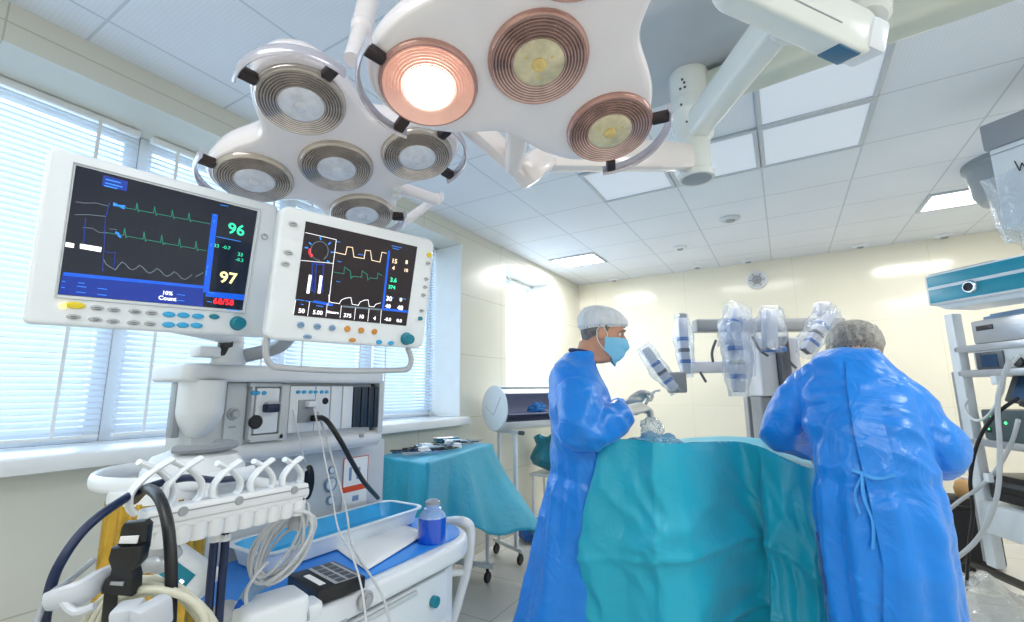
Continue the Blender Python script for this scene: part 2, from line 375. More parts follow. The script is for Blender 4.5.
# ceiling light panels (tiles of the ceiling grid)
M['lit'] = mat('lit_diffuser', '#ffffff', .4, emit=7, ecol='#fffdf6')
M['dimlit'] = mat('soft_diffuser', '#e2e8f0', .5, var=0, emit=.17, ecol='#e6efff')
M['tbar'] = mat('ceiling_grid_bar', '#c3c9d0', .45, var=.02)
def panel(x0, x1, y0, y1, m, label, group):
    t = thing('ceiling_light', label, 'light', ((x0+x1)/2, (y0+y1)/2, CZ), group)
    s = MB(); cx, cy = (x0+x1)/2, (y0+y1)/2
    for yy in (y0, y1): s.box((cx, yy, CZ-.008), (x1-x0+.03, .028, .016), bev=.003)
    for xx in (x0, x1): s.box((xx, cy, CZ-.007), (.026, y1-y0+.026, .014), bev=.003)
    s.build('frame', 'tbar', t)
    s = MB(); s.box((cx, cy, CZ-.004), (x1-x0-.02, y1-y0-.02, .008)); s.build('diffuser', m, t)
G1 = 'soft square light panels between the lamp arms'
for i, (x, y, l) in enumerate([(0, 2.275, 'soft white ceiling panel nearest the pale horizontal lamp arm'), (0, 2.84, 'soft white ceiling panel one row behind the nearest panel'), (-.56, 2.84, 'soft white ceiling panel beside the lamp arm hub'), (-1.12, 2.84, 'soft white ceiling panel behind the lower right lamp lens')]):
    panel(x+.015, x+.545, y+.015, y+.55, 'dimlit', l, G1)
G2 = 'brightly lit ceiling panels'
for x, y, x1, y1, l in [(-2.24, 4.66, -1.68, 5.1, 'bright ceiling light panel near the far left corner'), (1.12, 4.62, 1.9, 5.05, 'bright ceiling light panel above the equipment tower')]:
    panel(x+.015, x1-.015, y+.015, y1-.015, 'lit', l, G2)
area('ceiling_lamp_a', (-1.96, 4.88, CZ-.03), (0, 0, 0), .5, .4, 24, (1, .98, .94))
area('ceiling_lamp_b', (1.5, 4.83, CZ-.03), (0, 0, 0), .7, .4, 20, (1, .98, .94))
area('added_fill_c', (1.9, 2.3, CZ-.03), (0, 0, 0), .6, 1.0, 24, (.96, .98, 1))  # added fill light, no fixture at this spot
area('added_fill_d', (1.6, .2, CZ-.03), (0, 0, 0), 1.2, 1.2, 26, (.95, .975, 1))  # extra fill, out of view on the right
area('added_fill_e', (-.6, -1.0, CZ-.03), (0, 0, 0), 1.2, 1.2, 24, (.95, .975, 1))  # unseen fill added behind the camera
area('added_fill_f', (-.2, 4.7, CZ-.03), (0, 0, 0), 1.0, .5, 9, (1, .98, .94))  # added to brighten the back wall, no panel here
# detectors and small round fittings
def puck(px, py, r, label, dark=0):
    p = onz(px, py, CZ)
    t = thing('smoke_detector', label, 'detector', p, 'round white fittings on the ceiling')
    s = MB(); s.lathe([(0, 0), (r, 0), (r, -.012), (r*.8, -.024), (r*.55, -.028), (r*.5, -.022), (0, -.022)], p); s.build('housing', 'panelgrey' if dark else 'white', t)
    s = MB(); s.lathe([(r*.48, -.021), (r*.4, -.034), (0, -.036)], p); s.build('sensor_cap', 'midgrey', t)
puck(730, 218, .085, 'round grey ceiling fitting, largest and nearest of the row', 1)
for px, py, l in [(680, 247, 'small round detector on the ceiling above the first robot arm'), (697, 266, 'small round detector right above the back wall, left of the wall vent'), (748, 260, 'small round detector on the ceiling just above the round wall vent'), (860, 245, 'small round ceiling detector above the bowed surgeon'), (944, 235, 'small round ceiling detector left of the plastic-wrapped unit'), (614, 279, 'small round detector in the ceiling corner above the standing surgeon')]:
    puck(px, py, .07, l)
p = ony(757, 280, BY)
t = thing('wall_vent', 'round pale wall vent high on the cream back wall', 'vent', p)
s = MB(); s.lathe([(0, 0), (.115, 0), (.115, .02), (.1, .03), (.088, .022), (.088, .008), (0, .008)], p, (0, -1, 0)); s.build('rim', 'warmwhite', t)
s = MB(); s.lathe([(.05, .008), (.05, .024), (.032, .024), (.032, .008)], p, (0, -1, 0)); s.lathe([(0, .03), (.018, .03), (.02, .008)], p, (0, -1, 0))
for k in range(6):
    a = k*PI/3; s.cyl(p+V((.02*math.cos(a), -.016, .02*math.sin(a))), p+V((.09*math.cos(a), -.016, .09*math.sin(a))), .005, seg=8)
s.build('grille', 'midgrey', t)
# ================================================================ SURGICAL LAMPS
def ringmat(name, c, c2):
    """ribbed reflector seen through a clear cover: rings from the object's own radius"""
    m = mat(name, c, .16, metal=.4, var=.2, scale=30, bump=.25, bscale=90)  # colour noise paints glints on the ribs
    return m
M['reflA'] = ringmat('ribbed_reflector_grey', '#d2c9c4', 0)
M['reflB'] = ringmat('ribbed_reflector_flare', '#d4b8b0', 0)  # lens flare pink painted into the second lamp's rings
M['reflLit'] = mat('ribbed_reflector_lit', '#e8c4b8', .2, metal=.2, var=.12, emit=.18, ecol='#ffb49a')
M['lensA'] = mat('clear_lens_cool', '#dfe1ea', .12, var=.12, scale=40, bump=.4, bscale=120, coat=.8)
M['lensB'] = mat('clear_lens_amber', '#dccfa9', .12, var=.2, scale=35, bump=.4, bscale=120, coat=.8)
M['lensLit'] = mat('lens_lit', '#ffffff', .2, emit=9, ecol='#fff3e2')
M['rimA'] = mat('lens_rim_clear', '#c4bab0', .12, metal=.35, var=.1, coat=.6)
M['rimB'] = mat('lens_rim_flare', '#c09288', .12, metal=.35, var=.1, coat=.6)  # rim colour carries the same painted flare tint
M['handle'] = mat('lamp_handle_silver', '#c9c6d2', .2, metal=.35, var=.03, coat=.4)
M['bracket'] = mat('lamp_bracket_dark', '#2c1d1c', .4, var=.1)
M['bulb'] = mat('bulb_amber', '#e4c878', .15, var=.2, scale=60, coat=.7)
def rot(a, b, c=0): return RX(a) @ RY(b) @ RZ(c)
def lamp(label, Mm, offs, lobes, r, base, amp, th0, kinds, handles, name='surgical_lamp'):
    t = thing(name, label, 'surgical lamp', Mm=Mm, group='surgical lamps on ceiling arms')
    def R(th): return base + amp*math.cos(lobes*(th-th0))
    prof = [(0, .001), (.5, .0), (.9, .0), (.97, .004), (1.0, .018), (1.0, .036), (.95, .066), (.8, .088), (.5, .104), (.2, .112), (0, .113)]
    s = MB()
    def fn(u, v):
        k = v*(len(prof)-1); i = min(int(k), len(prof)-2); f = k-i
        sc = prof[i][0]*(1-f)+prof[i+1][0]*f; z = prof[i][1]*(1-f)+prof[i+1][1]*f
        th = 2*PI*u; return V((max(sc, .001)*R(th)*math.cos(th), max(sc, .001)*R(th)*math.sin(th), z))
    s.grid(fn, 96, 31, cu=True); s.build('lamp_shell', 'lampwhite', t, local=True, smooth=60)
    for (x, y), k in zip(offs, kinds):
        # reflector with concentric ribs, rim, clear centre, bulb
        n = 7; s = MB()
        for i in range(n):
            q, q2 = r*(.95-.45*i/n), r*(.95-.45*(i+1)/n); z = -.0085-.0003*i; qm = q*.55+q2*.45
            s.m(0).lathe([(q, z), (q*.75+qm*.25, z-.0035), (qm, z-.002)], (x, y, 0), seg=48); s.m(1).lathe([(qm, z-.002), (q2, z)], (x, y, 0), seg=48)
        s.m(1).lathe([(r*.52, -.008), (r*.48, -.002), (0, -.001)], (x, y, 0), seg=40)
        L = s.build('reflector_lens', {'A': ['reflA', 'reflA2'], 'B': ['reflB', 'reflB2'], 'L': ['reflLit', 'reflLit']}[k], t, local=True, smooth=20)
        s = MB(); s.lathe([(r*1.03, .002), (r*1.03, -.005), (r*1.01, -.0085), (r*.98, -.0115), (r*.95, -.011), (r*.94, -.006)], (x, y, 0), seg=48)
        s.build('lens_rim', {'A': 'rimA', 'B': 'rimB', 'L': 'rimB'}[k], L, local=True)
        s = MB(); s.lathe([(r*.58, -.006), (r*.56, -.0105), (r*.45, -.0135), (r*.25, -.0145), (0, -.015)], (x, y, 0), seg=40)
        for q in (.44, .34): s.tube([(x+r*q*math.cos(2*PI*i/40), y+r*q*math.sin(2*PI*i/40), -.0125) for i in range(40)], .0012, 6, closed=True)
        s.build('clear_centre', {'A': 'lensA', 'B': 'lensB', 'L': 'lensLit'}[k], L, local=True, smooth=180)
        if k != 'L':
            s = MB(); s.lathe([(r*.16, -.011), (r*.15, -.017), (r*.08, -.02), (0, -.021)], (x, y, 0), seg=20)
            for q in range(3): s.cyl((x+r*.3*math.cos(q*2.1), y+r*.3*math.sin(q*2.1), -.01), (x+r*.3*math.cos(q*2.1), y+r*.3*math.sin(q*2.1), -.015), .003, seg=8)
            s.build('bulb', 'bulb' if k == 'B' else 'lensA', L, local=True)
    for (x, y), a0, span in handles:
        rr = r*1.42; pts = []
        for i in range(25):
            a = a0+span*(i/24-.5); pts.append((x+rr*math.cos(a), y+rr*math.sin(a), -.004))
        s = MB(); s.tube(pts, .015, 10, flat=.32, up=(0, 0, 1)); h = s.build('grab_handle', 'handle', t, local=True, smooth=60)
        for i in (2, 22):
            a = a0+span*(i/24-.5); c = V((x, y, -.003))
            d = V((math.cos(a), math.sin(a), 0))
            q = MB(); q.box((0, 0, 0), (r*.4, .022, .02), frame(c+d*r*1.2, d, (0, 0, 1)), bev=.004); q.build('handle_bracket', 'bracket', h, local=True)
    return t
# five-lens lamp over the anaesthesia machine
M1 = T(-.92, .703, 1.96) @ rot(-.108, -.248, -1.044)
o1 = [(0, 0)] + [(.203*math.cos(a), .203*math.sin(a)) for a in (0, -PI/2, -PI, -1.5*PI)]
L1 = lamp('white surgical lamp with five round lenses above the anaesthesia machine', M1, o1, 4, .0865, .246, .066, 0, 'AAAAA', [(o1[1], .1, 2.0), (o1[2], -PI/2+.15, 1.7), (o1[4], PI/2+.1, 1.9), (o1[3], PI-.6, 1.4)])
s = MB(); c = V((.08, .09, 0)); 
s.lathe([(.0, -.03), (.008, -.03), (.012, -.02), (.009, -.01), (.014, .0), (.016, .002)], M1 @ V((-.125, .12, 0)), M1.to_3x3() @ V((0, 0, 1))); s.build('sterile_handle_stub', 'warmwhite', L1)
s = MB()
s.cyl(at(372, 178, 1.36), at(440, 201, 1.42), .019, bev=.004); s.cyl(at(398, 226, 1.5), at(440, 196, 1.6), .014); s.cyl(at(438, 198, 1.43), at(440, 196, 1.62), .016)
s.build('suspension_yoke', 'lampwhite', L1)
s = MB(); s.cyl(at(352, 60, 1.02), at(362, 25, 1.1), .018, .02); s.cyl(at(362, 27, 1.09), at(378, -40, 1.2), .025); s.sph(at(362, 27, 1.09), .026); s.build('suspension_arm', 'lampwhite', L1)
# four-lens lamp nearer the table, one lens burning
M2 = T(-.343, .691, 2.014) @ rot(-.2, -.194)
o2 = [(0, 0), (-.205, -.07), (.058, .237), (.14, -.15)]
L2 = lamp('white surgical lamp with flare-tinted lenses, one glowing, in front of the hub', M2, o2, 3, .093, .262, .07, math.radians(200), 'BLBB', [(o2[1], math.radians(205), 1.9), (o2[2], math.radians(62), 1.9)])
s = MB(); s.cyl(at(521, 100, 1.02), at(513, 168, 1.24), .03, .026, bev=.006); s.sph(at(521, 102, 1.03), .033)
s.build('suspension_yoke', 'cream', L2)
s = MB(); s.box((0, 0, 0), (.13, .075, .075), frame((at(520, 172, 1.25)+at(545, 160, 1.3))/2, at(545, 150, 1.32)-at(515, 175, 1.24), (0, 0, 1)), bev=.018)
s.build('yoke_joint', 'cream', L2)
s = MB(); a, b_ = at(440, 95, 1.12), at(528, 176, 1.26); s.box((0, 0, 0), ((b_-a).length, .045, .06), frame((a+b_)/2, b_-a, (0, 0, 1)), bev=.014); s.build('lower_arm', 'cream', L2)
hubx, huby = at(690, 100, 1.9).x, at(690, 100, 1.9).y
s = MB(); a, b_ = at(535, 152, 1.32), V((hubx, huby, at(690, 163, 1.9).z)); s.box((0, 0, 0), ((b_-a).length, .06, .11), frame((a+b_)/2, b_-a, (0, 0, 1)), bev=.02)
for k in (.06, .1): s.cyl(a+(b_-a)*k+V((0, -.03, 0)), a+(b_-a)*k+V((0, -.034, 0)), .006, seg=10)
s.build('support_arm', 'cream', L2)
# ceiling mount
M['mount'] = mat('mount_cream_enamel', '#e6eae6', .25, var=.02, coat=.3)
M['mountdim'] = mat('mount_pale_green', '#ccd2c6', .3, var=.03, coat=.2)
M['cover'] = mat('ceiling_cover_grey', '#b9c0c8', .35, var=.03)
t = thing('lamp_ceiling_mount', 'pale lamp mount with grey ceiling cover, vertical hub and long arms', 'ceiling mount', (hubx, huby, CZ))
zt = at(690, 78, 1.9).z; zb = at(690, 186, 1.9).z
s = MB(); s.prism(rrect(.62, .62, .12, 8), CZ-zt-.02, T(hubx-.05, huby-.12, zt+.02), bev=.05, seg=4); s.build('ceiling_cover', 'cover', t)
s = MB(); s.prism(rrect(.78, .78, .05, 6), .025, T(hubx-.05, huby-.12, CZ-.026), bev=.006); s.build('cover_flange', 'tbar', t)
s = MB(); s.tube([V((hubx-.05+x*1.0, huby-.12+y, CZ-.045)) for x, y in rrect(.635, .635, .12, 8)], .008, 6, closed=True); s.build('gasket', 'darkgrey', t)
s = MB(); s.lathe([(.075, zt+.03), (.075, zt+.004), (.06, zt)], (hubx, huby, 0)); s.build('hub_collar', 'black', t)
s = MB(); zm = at(690, 118, 1.9).z; zn = at(690, 146, 1.9).z
s.lathe([(.078, zt+.02), (.08, zm+.01), (.082, zm+.004), (.082, zm), (.08, zm-.004), (.08, zn+.02), (.062, zn), (.06, zb+.03), (.068, zb+.025), (.068, zb), (.0, zb)], (hubx, huby, 0), seg=36)
s.lathe([(.083, zm+.06), (.0835, zm+.058), (.083, zm+.056)], (hubx, huby, 0)); hb = s.build('hub', 'mount', t)
s = MB(); s.lathe([(0, zb-.003), (.05, zb-.003), (.06, zb+.001)], (hubx, huby, 0)); s.build('end_cap', 'midgrey', hb)
for px, py in ((684, 88), (687, 92), (681, 97), (688, 97), (684, 114), (692, 134)):
    p = at(px, py, 1.9); d = V((p.x-hubx, p.y-huby-.08, 0)).normalized(); q = V((hubx, huby, p.z))+d*.079; s = MB(); s.cyl(q, q+d*.003, .005, seg=8); s.build('screw', 'darkgrey', hb)
s = MB(); a = V((hubx, huby, 2.44)); b_ = onz(792, 2, 2.44); d = (b_-a); s.box((0, 0, 0), (d.length, .085, .11), frame((a+b_)/2, d, (0, 0, 1)), bev=.02, seg=3); s.build('extension_arm', 'mount', t)
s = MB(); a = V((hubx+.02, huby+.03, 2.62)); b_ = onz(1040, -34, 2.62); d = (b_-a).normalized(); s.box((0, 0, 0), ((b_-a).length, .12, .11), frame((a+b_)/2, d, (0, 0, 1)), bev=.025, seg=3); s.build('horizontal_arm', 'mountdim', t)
s = MB(); p = onz(792, 0, 2.44); s.cyl(p+V((0, 0, .09)), p+V((0, 0, -.1)), .06, bev=.01); s.build('elbow_joint', 'mount', t)
# spring arm at the top edge
tmount = t
a, b_ = at(728, -22, 1.08), at(858, 40, 1.2); d = b_-a
s = MB(); s.prism(rrect(d.length+.05, .115, .05, 6), .075, frame((a+b_)/2, d, CR.cross(CU)) @ T(0, 0, -.0375), bev=.012, seg=3); sa = s.build('spring_arm', 'mount', tmount)
Fm = frame((a+b_)/2, d, CR.cross(CU))
s = MB(); s.box((d.length*.5-.055, -.052, 0), (.075, .018, .062), Fm, bev=.004); s.build('blue_label', mat('label_steel_blue', '#44708f', .4, var=.1), sa)
s = MB(); s.box((-.05, -.012, .038), (d.length*.75, .003, .002), Fm); s.build('arm_seam', 'midgrey', sa)
s = MB(); s.cyl(at(868, 20, 1.2), at(872, -30, 1.25), .05, bev=.008); s.build('joint_tube', 'mount', tmount)
s = MB(); s.box((d.length*.5+.02, 0, .0), (.06, .085, .09), Fm, bev=.012); s.build('arm_fork', 'white', sa)
# dome of a second column and the plastic-wrapped unit beside it
p = onz(975, 165, CZ)
t = thing('ceiling_column_cover', 'grey rounded ceiling cover behind the plastic-wrapped unit', 'ceiling cover', (p.x+.15, p.y, CZ))
s = MB(); s.lathe([(.0, -.3), (.12, -.3), (.2, -.28), (.235, -.22), (.25, -.05), (.27, -.03), (.27, 0), (0, 0)], (p.x+.2, p.y, CZ), seg=40); s.build('cover_dome', mat('dome_grey', '#8e979c', .45, var=.05), t)
# ================================================================ ANAESTHESIA MACHINE
def onpl(px, py, Mm):
    """where the sight line meets the local XY plane of Mm, in local coordinates"""
    n = Mm.to_3x3() @ V((0, 0, 1)); d = ray(px, py); t = (Mm.translation-CP).dot(n)/d.dot(n); q = Mm.inverted() @ (CP+d*t); return q.x, q.y
def emat(name, c, e=1.0): return mat(name, c, .2, emit=e, var=.02)
M['screen'] = mat('screen_dark', '#10131f', .12, var=.25, scale=6, emit=.10, ecol='#27406a')
M['screen2'] = mat('screen_dark_plum', '#150c16', .12, var=.2, scale=6, emit=.09, ecol='#3a1f38')
for k, c, e in [('eg', '#2fd6a0', .9), ('ey', '#f3e6a0', .95), ('er', '#ff2b34', 1), ('ew', '#f4f4f8', .9), ('eb', '#0d4fc0', .75), ('elb', '#2f7fe0', .8), ('edim', '#63717c', .35), ('edg', '#1f7a66', .5), ('eo', '#f2d9b8', .85), ('enav', '#0b2c86', .6)]: M[k] = emat('screen_glow_'+k, c, e)
def ribbon(mb, pts, w, z):
    """flat line on a screen"""
    for a, b in zip(pts, pts[1:]):
        a, b = V((a[0], a[1], 0)), V((b[0], b[1], 0)); d = b-a
        if d.length < 1e-6: continue
        mb.box((0, 0, 0), (d.length+w*.7, w, .0003), T((a.x+b.x)/2, (a.y+b.y)/2, z) @ RZ(math.atan2(d.y, d.x)))
class Face:
    """lays things out on a monitor front plate, from survey points"""
    def __init__(s, Mm, ox, oy, k, parent): s.M, s.ox, s.oy, s.k, s.p = Mm, ox, oy, k, parent
    def q(s, x, y): return onpl(x/s.k+s.ox, y/s.k+s.oy, s.M)
    def poly(s, name, pts, m, z, h=.0004, parent=None, bev=0):
        b = MB(s.M); b.prism([s.q(*p) for p in pts], h, z0=z, bev=bev); return b.build(name, m, parent or s.p, smooth=0)
    def lines(s, name, L, m, w, z=.0016, parent=None):
        if len(L) > 1 and name not in ('key_legend', 'gauge_ticks', 'menu_lines', 'grid_line', 'panel_line'):
            return [s.lines(name, [l], m, w, z, parent) for l in L]
        b = MB(s.M)
        for pts in L: ribbon(b, [s.q(*p) for p in pts], w, z)
        return b.build(name, m, parent or s.p, smooth=0)
    def txt(s, name, items, m, parent=None, bold=0, z=.0016):
        for t, x, y, size in items:
            b = MB(s.M); u, v = s.q(x, y); b.text(t, size, T(u, v, z), bold=bold); b.build(name, m, parent or s.p, smooth=0)
    def key(s, x, y, rx, ry, m, name='key', mark=True):
        u, v = s.q(x, y); b = MB(s.M); b.lathe([(0, .004), (.8, .0038), (.95, .003), (1, .001), (1, 0)], Mm=T(u, v, 0) @ Mx.Diagonal((rx, ry, 1, 1)), seg=20)
        o = b.build(name, m, s.p)
        return o
# ---- left monitor (vital signs)
Rm = RZ(1.372) @ RX(.066) @ RY(-.016)
F1 = T(-1.113, .451, 1.696) @ Rm @ RX(PI/2)
W1, H1 = .412, .334
t1 = thing('patient_monitor', 'left monitor showing 96 and 97 on the anaesthesia machine', 'monitor', F1 @ V((0, -H1/2, -.03)), 'monitors on the anaesthesia machine')
s = MB(F1); s.prism(rrect(W1, H1, .012, 4), .045, T(0, 0, -.045), bev=.007, seg=3); s.prism(rrect(W1*.86, H1*.8, .03, 4), .05, T(0, 0, -.09), bev=.015); s.build('housing', 'white', t1)
f = Face(F1, 0, 130, 2.829, t1)
sc1 = f.poly('screen', [(215, 100), (728, 230), (685, 510), (163, 465)], 'screen', .0004, .0008)
s = MB(F1)
pts = [f.q(*p) for p in [(208, 92), (736, 226), (691, 518), (155, 473)]]
s.tube([(x, y, .0005) for x, y in pts], .0022, 6, closed=True); s.build('screen_bezel', 'panelgrey', t1)
f.poly('status_band', [(178, 402), (577, 442), (574, 500), (164, 464)], 'enav', .0013, parent=sc1)
f.poly('status_stripe', [(180, 402), (577, 441), (577, 449), (178, 412)], 'eb', .0016, parent=sc1)
f.poly('divider_band', [(600, 237), (616, 240), (590, 462), (573, 459)], 'eb', .0015, parent=sc1)
f.poly('pressure_header', [(582, 456), (692, 466), (689, 482), (580, 471)], 'eb', .0015, parent=sc1)
f.poly('menu_box', [(292, 128), (362, 146), (358, 174), (288, 158)], 'enav', .0013, parent=sc1)
f.lines('menu_lines', [[(300, 140), (340, 150)], [(298, 150), (345, 162)], [(296, 158), (330, 166)]], 'elb', .0022, parent=sc1)
def spikes(x0, y0, x1, y1, xs, h):
    o = [(x0, y0)]
    g = lambda x: y0+(y1-y0)*(x-x0)/(x1-x0)
    for x in xs: o += [(x-6, g(x-6)), (x-3, g(x)-h), (x+1, g(x)+5), (x+5, g(x+5))]
    return o+[(x1, y1)]
f.lines('heart_trace', [spikes(330, 216, 594, 266, (390, 440, 490, 537), 20), spikes(300, 290, 583, 342, (355, 410, 460, 510, 557), 22)], 'edg', .0013, parent=sc1)
f.lines('faint_trace', [[(215, 204), (240, 207), (272, 207), (306, 216)], [(235, 276), (262, 279), (280, 290), (302, 292)], [(212, 240), (250, 240), (300, 245)], [(310, 280), (330, 282)]], 'edim', .0012, parent=sc1)
f.lines('grid_line', [[(310, 205), (298, 250), (290, 400)], [(326, 346), (322, 392)], [(296, 345), (326, 348)], [(242, 250), (236, 330)]], 'enav', .0014, parent=sc1)
wv = [(292, 366), (300, 380), (318, 392), (326, 396)]
for i in range(5):
    x = 345+i*49; y = 374+i*9.0; wv += [(x-9, y+8), (x, y), (x+10, y+6), (x+20, y+18), (x+30, y+22)]
f.lines('pulse_wave', [wv[:-3], [(553, 415), (566, 408), (574, 404)]], 'edim', .0016, parent=sc1)
f.poly('white_trend', [(186, 317), (210, 322), (208, 334), (184, 330)], 'ew', .0015, parent=sc1); f.poly('white_trend', [(226, 322), (287, 332), (285, 346), (240, 338), (226, 336)], 'ew', .0015, parent=sc1)
f.lines('cursor_mark', [[(322, 213), (352, 216)], [(333, 292), (336, 300)], [(322, 208), (350, 222)], [(328, 290), (340, 303)]], 'elb', .0035, parent=sc1)
f.txt('heart_rate_reading', [('96', 668, 283, .036)], 'eg', sc1, bold=.0007)
f.txt('saturation_reading', [('97', 645, 420, .036)], 'ey', sc1, bold=.0007)
f.txt('pressure_reading', [('68/58', 632, 487, .0185)], 'er', sc1, bold=.0004)
f.txt('small_reading', [('33', 679, 353, .012), ('-0.2', 677, 368, .011), ('33  -0.7', 628, 331, .011)], 'eg', sc1)
f.txt('status_text', [('10%', 473, 462, .011), ('Count', 473, 477, .012)], 'ew', sc1, bold=.0003)
f.lines('status_dash', [[(222, 432), (238, 434)], [(218, 442), (243, 445)], [(216, 458), (241, 461)], [(276, 448), (302, 451)], [(276, 465), (300, 468)], [(500, 465), (522, 468)], [(500, 482), (520, 484)], [(176, 428), (184, 429)], [(174, 445), (182, 446)], [(622, 212), (644, 216)], [(588, 460), (606, 462)], [(608, 240), (608, 244)], [(612, 302), (680, 316)], [(586, 485), (598, 487)], [(640, 507), (676, 511)], [(606, 255), (604, 262)], [(598, 322), (596, 330)], [(588, 384), (586, 392)], [(584, 398), (582, 410)]], 'elb', .0013, z=.0021, parent=sc1)
for x, y in [(275, 503), (322, 508), (382, 513), (428, 517), (208, 528), (270, 535), (320, 541), (378, 545), (424, 548)]: f.key(x, y, .0105, .0052, 'keygrey')
for x, y in [(275, 503), (322, 508), (382, 513), (428, 517), (208, 528), (270, 535), (320, 541), (378, 545), (424, 548)]: f.lines('key_legend', [[(x-9, y-1), (x+9, y+1)], [(x-6, y+4), (x+7, y+5)]], 'darkgrey', .0012, z=.0042)
for x, y in [(478, 522), (519, 524), (560, 527), (477, 551), (517, 552), (556, 553)]: f.key(x, y, .0115, .0062, 'skyblue')
f.key(606, 528, .0105, .0058, 'teal'); f.key(213, 496, .0145, .0065, 'yellow'); f.key(178, 497, .005, .005, mat('alarm_light', '#ffe08a', .3, emit=3, ecol='#ffd24a'), 'alarm_light')
def knob(f, x, y, r, m, nm='knob'):
    u, v = f.q(x, y); b = MB(f.M); b.lathe([(r*1.25, 0), (r*1.22, .003), (r*1.0, .004), (r, .018), (r*.9, .022), (r*.3, .0225), (0, .0215)], (u, v, 0), seg=32)
    return b.build(nm, m, f.p)
knob(f, 672, 547, .0135, 'teal')
u, v = f.q(748, 302); s = MB(F1); s.lathe([(.0075, 0), (.0075, .002), (.006, .002), (.006, 0)], (u, v, 0)); s.cyl((u, v+.001, .001), (u, v+.004, .001), .0007, seg=6); s.build('power_button', 'midgrey', t1)
f.lines('brand_ridge', [[(786, 232), (750, 585)]], 'keygrey', .002, z=.001)
# ---- right monitor (ventilator)
Rm2 = RZ(1.237) @ RX(.167) @ RY(.002)
F2 = T(-.816, .705, 1.643) @ Rm2 @ RX(PI/2); W2, H2 = .362, .279
t2 = thing('patient_monitor', 'right monitor with ventilation curves and a tubular handle under it', 'monitor', F2 @ V((0, -H2/2, -.03)), 'monitors on the anaesthesia machine')
s = MB(F2); s.prism(rrect(W2, H2, .02, 5), .042, T(0, 0, -.042), bev=.008, seg=3); s.prism(rrect(W2*.84, H2*.8, .03, 4), .04, T(0, 0, -.078), bev=.014); s.build('housing', 'white', t2)
f = Face(F2, 250, 180, 2.962, t2)
sc2 = f.poly('screen', [(165, 122), (495, 198), (462, 432), (128, 400)], 'screen2', .0004, .0008)
f.lines('panel_line', [[(164, 156), (255, 177), (246, 247), (150, 238)], [(246, 247), (232, 372)], [(128, 398), (135, 355)], [(176, 360), (170, 402)], [(228, 366), (224, 404)], [(270, 372), (266, 408)], [(312, 378), (308, 413)], [(352, 382), (348, 418)], [(388, 386), (385, 424)]], 'ew', .0009, parent=sc2)
g = [(205+26*math.cos(a*PI/12), 210+28*math.sin(a*PI/12)) for a in range(-18, 5)]
f.lines('gauge_arc', [g], 'edim', .0016, parent=sc2)
f.lines('gauge_ticks', [[(207, 170), (209, 176)], [(240, 214), (247, 215)], [(163, 200), (170, 201)], [(232, 190), (237, 186)], [(175, 186), (180, 190)], [(228, 240), (233, 243)]], 'elb', .003, parent=sc2)
f.lines('gauge_alarm', [[(176, 205), (175, 215), (180, 226), (184, 222)]], 'er', .003, parent=sc2)
f.lines('bar', [[(178, 284), (171, 333)], [(210, 286), (204, 333)]], 'ew', .006, parent=sc2)
f.lines('bar_scale', [[(184, 246), (182, 330)], [(216, 250), (200, 250), (186, 247)], [(196, 250), (190, 332)], [(218, 250), (212, 332)]], 'enav', .003, parent=sc2)
f.lines('flow_trace', [[(250, 214), (276, 220), (282, 221), (287, 198), (303, 200), (307, 228), (337, 233), (341, 208), (356, 210), (360, 238), (384, 243), (390, 214), (403, 217)]], 'eo', .0013, parent=sc2)
f.lines('pressure_trace', [[(244, 272), (277, 278), (279, 258), (284, 262), (297, 270), (298, 292), (304, 285), (330, 288), (331, 268), (337, 274), (346, 279), (348, 297), (354, 290), (376, 292), (378, 275), (390, 284)]], 'edg', .0013, parent=sc2)
f.lines('volume_trace', [[(233, 340), (234, 360), (242, 363), (264, 366), (270, 355), (282, 350), (298, 348), (302, 368), (320, 371), (326, 361), (338, 356), (349, 355), (352, 374), (366, 376), (372, 368), (386, 364)]], 'ew', .0011, parent=sc2)
f.lines('divider_band', [[(411, 212), (393, 378)]], 'eb', .005, parent=sc2)
f.lines('title_band', [[(190, 360), (242, 370)], [(392, 382), (466, 390)]], 'eb', .0055, parent=sc2); f.lines('title_band', [[(272, 374), (390, 384)]], 'edim', .004, parent=sc2)
f.lines('title_dash', [[(137, 354), (160, 357)], [(164, 358), (186, 361)], [(420, 195), (448, 201)], [(422, 202), (440, 206)], [(256, 182), (266, 184)], [(258, 240), (270, 243)], [(256, 300), (266, 302)], [(320, 220), (340, 224)], [(408, 346), (425, 349)], [(440, 350), (460, 353)], [(150, 368), (158, 369)], [(196, 372), (216, 375)]], 'elb', .0012, parent=sc2)
f.txt('setting_reading', [('50', 152, 388, .013), ('5.00', 200, 393, .012), ('375', 288, 402, .012), ('10', 329, 405, .012), ('4', 368, 410, .012), ('-0.0', 407, 413, .011), ('0.0', 441, 417, .011), ('Measure', 244, 392, .0075)], 'ew', sc2, bold=.0003)
f.txt('pressure_reading', [('15', 427, 241, .015), ('8', 463, 244, .013), ('4', 424, 261, .013), ('10', 461, 268, .011)], 'eo', sc2, bold=.0003)
f.txt('oxygen_reading', [('3.6', 424, 297, .014), ('374', 419, 318, .012)], 'eg', sc2, bold=.0004)
f.txt('gas_reading', [('30', 411, 352, .015), ('0', 446, 355, .012), ('40', 408, 374, .013), ('48', 444, 379, .015)], 'ew', sc2, bold=.0004)
